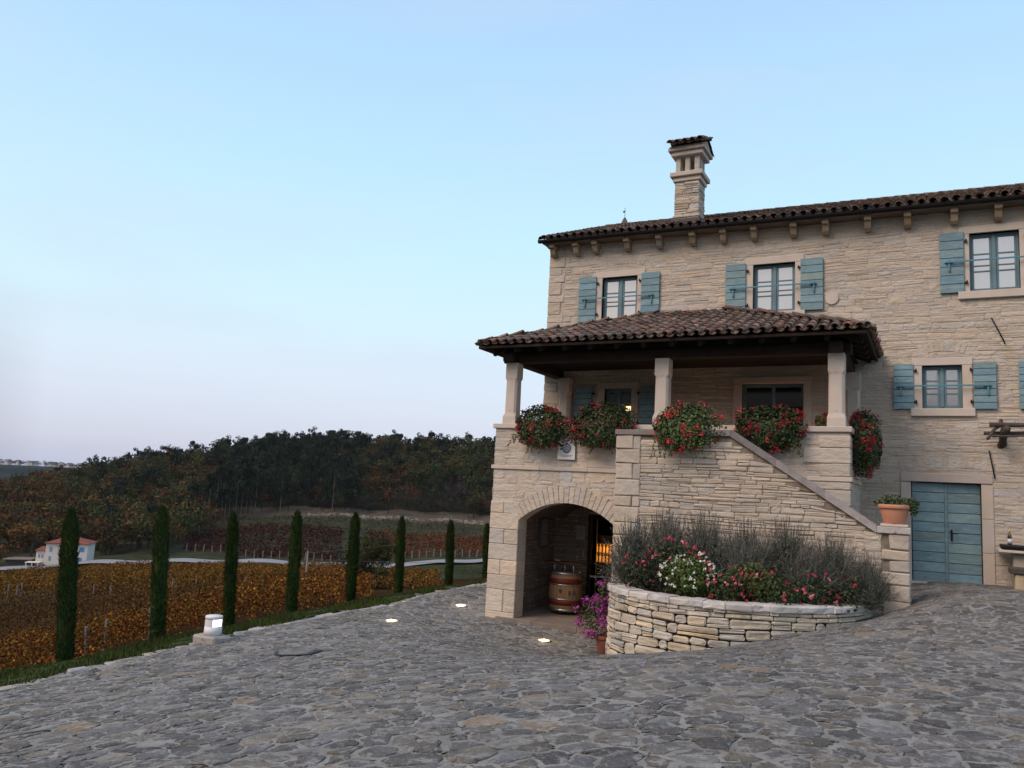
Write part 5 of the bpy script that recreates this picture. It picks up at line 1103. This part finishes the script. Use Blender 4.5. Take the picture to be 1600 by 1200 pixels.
for i in np.where(front | crest)[0]:
    k = pick(TT[i, 2], TT[i, 3], rng); kd = 'pine' if (k == 'pine' or (crest[i] and rng.random() < .35)) else 'round'
    if kd == 'pine': k = 'pine'
    hh = rng.uniform(9, 14) if kd == 'pine' else rng.uniform(7, 10.5)
    if k in ('grey', 'brown'): hh *= .55
    tree_at(TT[i, 0], TT[i, 1], TZ[i], kd, k, (hh * (.7 if kd == 'pine' else 1), hh * (.7 if kd == 'pine' else 1), hh), LBL[k], 'trees along the wood: ' + k)
# pale pine trunks showing at the wood's edge
for px in (318, 322, 330, 336, 341, 350, 356, 362, 368, 372, 380, 388, 395, 402, 441, 522):
    d_ = base_d(px) - 3 + rng.uniform(0, 4); P = at(px, 760, d_); z = float(height(P[0], P[1])); tree_at(P[0], P[1], z, 'pine', 'palepine', (8, 8, rng.uniform(15, 19)), 'tall pine with a bare pale trunk at the foot of the dark wood', 'pale trunked pines at the edge of the wood', v=int(rng.integers(5)))
def solo(px, d_, kd, k, sc, label, name, n=1600, leaf=.02):
    P = at(px, 760, d_); z = float(height(P[0], P[1])); o = thing(name, (P[0], P[1], z), label, 'tree' if 'shrub' not in name else 'shrub'); o.scale = sc
    V, sh = tree_geo(int(px), n, kd, leaf); c = G(); c.add(V.reshape(-1, 3), np.arange(len(V) * 4).reshape(-1, 4), np.repeat(sh[:, None] * np.array(k)[None], 4, 0)); t_ = G(); a, F = trunk_geo(.01, .6); t_.add(a * np.array([1.5, 1.5, 1]), F, (.4, .35, .3))
    for me, nm in ((c.mesh('crown', 'forest'), 'crown'), (t_.mesh('trunk', 'bark'), 'trunk')): q = bpy.data.objects.new(nm, me); S.collection.objects.link(q); q.parent = o
solo(62, 186, 'round', COLS['orange'], (13, 13, 9), 'broad orange tree standing behind the white valley house', 'autumn_tree', 1200, .03)
solo(8, 176, 'round', COLS['orange'], (8, 8, 6), 'bright orange tree at the left picture edge by the road', 'autumn_tree', 900, .03)
solo(580, 150, 'bush', (.018, .026, .019), (8.5, 8.5, 9.5), 'dark round tree behind the fifth cypress', 'round_tree', 1400, .025)
solo(590, 88, 'bush', (.05, .05, .02), (5.0, 5.0, 6.8), 'large olive leafed shrub between the fifth and sixth cypresses', 'large_shrub', 7000, .022)
solo(745, 96, 'bush', (.05, .04, .03), (4, 4, 2), 'low brown shrub below the last cypresses', 'low_shrub', 500, .02)
# ---------------------------------------------------------------- vineyards
def vines(name, reg, rows, per, leaf, hgt, cols, spread=.45, seed=0, tilt=0.):
    """rows: list of distances; reg: px range"""
    rg = np.random.default_rng(seed); g = G()
    for d_ in rows:
        n = int(per * (reg[1] - reg[0]) * d_ / FPX); px = rg.uniform(reg[0], reg[1], n); dd = d_ + tilt * (px - reg[0]) / 100; P = np.stack([EYE[0] + dd * (FW[0] * 1 / cos(PITCH) + R0[0] * (px - 800) / FPX), EYE[1] + dd * (FW[1] / cos(PITCH) + R0[1] * (px - 800) / FPX)], 1)
        P += rg.normal(0, spread * .5, P.shape); z = height(P[:, 0], P[:, 1]); hh = hgt * (1 + .25 * np.sin(P[:, 0] * 2.1) * np.sin(P[:, 1] * 1.3)); z = z + rg.beta(1.6, 1.2, n) * hh
        c = np.array(cols)[rg.integers(len(cols), size=n)] * rg.uniform(.5, 1.5, (n, 1)); g.leaves(np.column_stack([P, z]), leaf * rg.uniform(.6, 1.4, n), c)
    g.obj(name, 'forest', kind='stuff')
OR = [(.20, .075, .012), (.30, .15, .025), (.12, .032, .012), (.11, .035, .012), (.09, .05, .015), (.18, .10, .02)]
ORF = [(.19, .088, .016), (.15, .070, .016), (.19, .105, .02), (.12, .062, .016)]
RD = [(.060, .018, .014), (.072, .024, .016), (.045, .017, .014)]
vines('near_vineyard', (-330, 600), np.arange(34, 60, 2.1), 190, .13, 1.8, OR, seed=1)
vines('middle_vineyard', (-330, 600), np.arange(65, 88, 2.2), 90, .17, 1.5, [(.105, .055, .017), (.085, .045, .016), (.12, .06, .017)], seed=2)
vines('far_vineyard', (-330, 585), np.arange(93, 158, 2.3), 44, .25, 1.4, ORF, seed=3)
vines('side_vineyard', (575, 705), np.arange(84, 112, 2.3), 36, .25, 1.3, ORF, seed=4)
vines('red_vineyard', (312, 552), np.arange(204, 240, 2.4), 16, .5, 1.5, RD, seed=5)
vines('upper_vineyard', (590, 1000), np.arange(214, 240, 2.4), 16, .45, 1.5, [(.13, .035, .014), (.16, .06, .018), (.11, .04, .02)], seed=6)
vines('meadow_tufts', (330, 800), np.arange(240, 262, 3.5), 5, .5, .5, [(.05, .05, .03), (.07, .06, .04)], seed=9, spread=2)
pm = G(); pm.box(-.05, .05, -.05, .05, -.2, 1.75, .01); pme = pm.mesh('vineyard_post', 'bark')
def posts(pxs, d_, sc, label, grp):
    for px in pxs:
        dd = d_ + rng.uniform(-.6, .6); P = EYE + dd * (FW / cos(PITCH) * np.array([1, 1, 0]) + R0 * (px - 800) / FPX); o = bpy.data.objects.new('vineyard_post', pme); S.collection.objects.link(o); o.location = (P[0], P[1], float(height(P[0], P[1]))); o.scale = (sc, sc, 1.0 + rng.uniform(-.08, .15)); o.rotation_euler = (rng.normal(0, .04), rng.normal(0, .04), 0); tag(o, label, 'post', grp)
posts([46, 150, 182, 207, 275], 44, 1.6, 'grey wooden post among the nearest orange vines', 'posts of the near vineyard')
posts([12, 52, 66, 73, 135, 182, 208, 270, 300, 335, 410, 452], 91, 1.2, 'pale post along the front edge of the wide orange vineyard', 'posts of the far vineyard')
posts(np.arange(316, 552, 13), 203, 2.2, 'pale post at the foot of the dark red vineyard', 'posts of the red vineyard')
posts(np.arange(628, 770, 11), 213, 3.0, 'pale post at the foot of the orange red vineyard near the pier', 'posts of the upper vineyard')
# stone terrace line above the meadow
g = G()
for _ in range(240):
    px = rng.uniform(485, 760); d_ = 263 + rng.uniform(-1.5, 1.5); P = at(px, 760, d_); z = float(height(P[0], P[1])); s = rng.uniform(.2, .7); g.box(P[0] - s, P[0] + s, P[1] - s * .5, P[1] + s * .5, z - .2, z + rng.uniform(.1, .45), .05, rng.uniform(.15, .5) * np.ones(3), .05)
tag(g.obj('terrace_wall', 'wall_stone'), 'broken line of pale stones between the meadow and the wood', 'stone wall')
# farm track beside the upper field
# utility post with wires
P0 = at(474, 946, 58); 
P0[2] = min(P0[2], float(height(P0[0], P0[1]))); ztp = at(483, 862, 58)[2]
up_ = thing('utility_post', P0, 'thin grey wooden utility post with overhead wires beside the fourth cypress', 'utility post')
g = G(); g.tube([P0 + (0, 0, -.5), (P0[0], P0[1], ztp)], [.075, .055], 10, (1.3, 1.3, 1.3)); g.obj('pole', 'bark', up_, True)
Q = at(900, 790, 120)
for k, (e1, dz) in enumerate(((at(1000, 782, 150), 0), (at(1000, 850, 110), -.7))):
    A = np.array([P0[0], P0[1], ztp - .15 + dz * .6]); g = G(); s = np.linspace(0, 1, 24); C_ = A + (e1 - A) * s[:, None]; C_[:, 2] -= 2.2 * s * (1 - s) * 2; g.tube(C_, .012, 4); g.obj('wire', 'bark', up_)
# ---------------------------------------------------------------- valley house and far village
VH = at(100, 868, 172); vz = float(height(VH[0], VH[1])); vz = VH[2] - 1.8
HS = .80
v = thing('valley_house', (VH[0], VH[1], vz), 'white two storey house with a red hipped roof and blue shutters down in the valley', 'house')
rz_ = YAW + .25
def vbox(g, x0, x1, y0, y1, z0, z1, b=.03):
    R_ = np.array([[cos(rz_), -sin(rz_), 0], [sin(rz_), cos(rz_), 0], [0, 0, 1]]); g.box(VH[0] + x0 * HS, VH[0] + x1 * HS, VH[1] + y0 * HS, VH[1] + y1 * HS, vz + z0 * HS, vz + z1 * HS, b, R=R_, o=(VH[0], VH[1], 0))
def vpt(p):
    p = [q * HS for q in p]; return np.array([VH[0] + p[0] * cos(rz_) - p[1] * sin(rz_), VH[1] + p[0] * sin(rz_) + p[1] * cos(rz_), vz + p[2]])
def hip(x0, x1, y0, y1, z, h):
    g = G(); ym = (y0 + y1) / 2; k = min((y1 - y0) / 2, (x1 - x0) / 2 - .3); P = [(x0, y0, z), (x1, y0, z), (x1, y1, z), (x0, y1, z), (x0 + k, ym, z + h), (x1 - k, ym, z + h)]
    P += [(p[0], p[1], z - .15) for p in P[:4]]; g.add([vpt(p) for p in P], [[0, 1, 5, 4], [1, 2, 5], [2, 3, 4, 5], [3, 0, 4], [6, 9, 8, 7], [0, 6, 7, 1], [1, 7, 8, 2], [2, 8, 9, 3], [3, 9, 6, 0]]); return g
g = G(); vbox(g, -4.6, 5.6, 0, 8, -2.5, 5.5); vbox(g, -6.9, -4.62, .6, 6, -2.5, 3.4); g.obj('wall', 'plaster', v)
hip(-5.1, 6.2, -.5, 8.5, 5.5, 1.5).obj('roof', 'house_roof', v); hip(-7.3, -4.63, .2, 6.4, 3.4, .9).obj('roof', 'house_roof', v)
for (a, b, c, d) in ((3.6, 4.8, 3.3, 4.5), (3.3, 4.4, .1, 1.7)): g = G(); vbox(g, a, b, -.06, .02, c, d, .01); g.obj('window' if c > 1 else 'door', 'house_blue', v)
for (a, b, c, d) in ((-3.7, -3.0, 3.2, 4.4), (-3.7, -3.1, .8, 2.0), (-6.4, -5.9, 1.4, 2.4), (-5.6, -5.1, 1.4, 2.4)): g = G(); y_ = -.06 if a > -4.6 else .54; vbox(g, a, b, y_, y_ + .08, c, d, .01); g.obj('window', 'ink_pale', v)
g = G(); vbox(g, -8.6, -5.2, -2.4, .5, .35, .5); g.obj('terrace_roof', 'plaster', v)
for x_ in (-8.4, -7.0, -5.6): g = G(); vbox(g, x_, x_ + .25, -2.3, -2.05, -2.2, .35); g.obj('terrace_post', 'plaster', v)
g = G(); vbox(g, -14.5, -8.8, 2, 7, -1.5, .6); shd = g.obj('farm_shed', 'weathered'); tag(shd, 'low dark shed left of the white valley house', 'shed'); k = G(); vbox(k, -15, -8.2, 1.2, 7.6, .61, .85); k.obj('roof', 'bark', shd)
VB = [(-40, 9), (-22, 6), (-5, 12), (12, 10), (28, 5), (48, 7), (56, 6), (82, 12), (95, 7), (108, 6), (128, 14), (147, 9)]
for i, (px, w) in enumerate(VB):
    P = at(px, 727 + .052 * px * .6, 1480); z = float(height(P[0], P[1])); ww = w * 1480 / FPX * .9; dd = 8
    t = thing('village_house', (P[0], P[1], z), 'tiny pale house in the village along the distant hilltop', 'house', 'village houses on the far ridge'); t.rotation_euler = (0, 0, YAW + rng.normal(0, .2))
    g = G(); g.box(-ww / 2, ww / 2, -4, 4, -2, 5.5 + rng.uniform(0, 2), .1); o = bpy.data.objects.new('wall', g.mesh('wall', 'plaster')); S.collection.objects.link(o); o.parent = t
    g = G(); h0 = 5.6 + 1.5; g.prism([(-4.6, h0), (4.6, h0), (0, h0 + 2)], -ww / 2 - .5, ww / 2 + .5, 0); o = bpy.data.objects.new('roof', g.mesh('roof', 'slate')); S.collection.objects.link(o); o.parent = t
g = G()
for _ in range(300):
    px = rng.uniform(-150, 175); P = at(px, 730, 1500 + rng.uniform(-60, 25)); z = float(height(P[0], P[1])); V, sh = PROT['round'][rng.integers(5)]; s_ = rng.uniform(6, 11); g.add(V.reshape(-1, 3)[:240] * np.array([s_ * 1.5, s_ * 1.5, s_]) + np.array([P[0], P[1], z]), np.arange(240).reshape(-1, 4), (.018, .026, .028))
g.obj('ridge_wood', 'forest', kind='stuff')
# chapel steeple just showing over the roof
P = at(976, 347, 40); st = thing('chapel_tower', (P[0], P[1], 0), 'small chapel spire with an iron vane peeking over the house roof', 'tower')
zt0 = P[2]; g = G(); g.box(P[0] - .55, P[0] + .55, P[1] - .55, P[1] + .55, -3, zt0 - 1.0, .03); g.obj('tower_wall', 'wall_stone', st)
g = G(); g.lathe([(.55, -1.0), (.25, -.2), (.05, .22)], (P[0], P[1], zt0), 8, (.8, .8, .9)); g.obj('spire', 'tile', st)
g = G(); g.tube([(P[0], P[1], zt0 + .18), (P[0], P[1], zt0 + .75)], .012, 6); g.box(P[0] - .1, P[0] + .02, P[1] - .01, P[1] + .01, zt0 + .5, zt0 + .58, .004); g.obj('vane', 'iron', st)
# thin evening haze over the valley
g = G(); g.add([(x, y, z) for z in (-130, 90) for x, y in ((-1760, -620), (1060, -620), (1060, 2060), (-1760, 2060))], [[3, 2, 1, 0], [4, 5, 6, 7], [0, 1, 5, 4], [1, 2, 6, 5], [2, 3, 7, 6], [3, 0, 4, 7]])
hm = bpy.data.materials.new('haze'); hm.use_nodes = True; ht = hm.node_tree; ht.nodes.clear(); ho = ht.nodes.new('ShaderNodeOutputMaterial'); hv = ht.nodes.new('ShaderNodeVolumePrincipled')
hv.inputs['Color'].default_value = (.72, .78, .92, 1); hv.inputs['Density'].default_value = .00006; ht.links.new(hv.outputs[0], ho.inputs['Volume']); MATS['haze'] = hm
g.obj('haze', 'haze', kind='stuff')
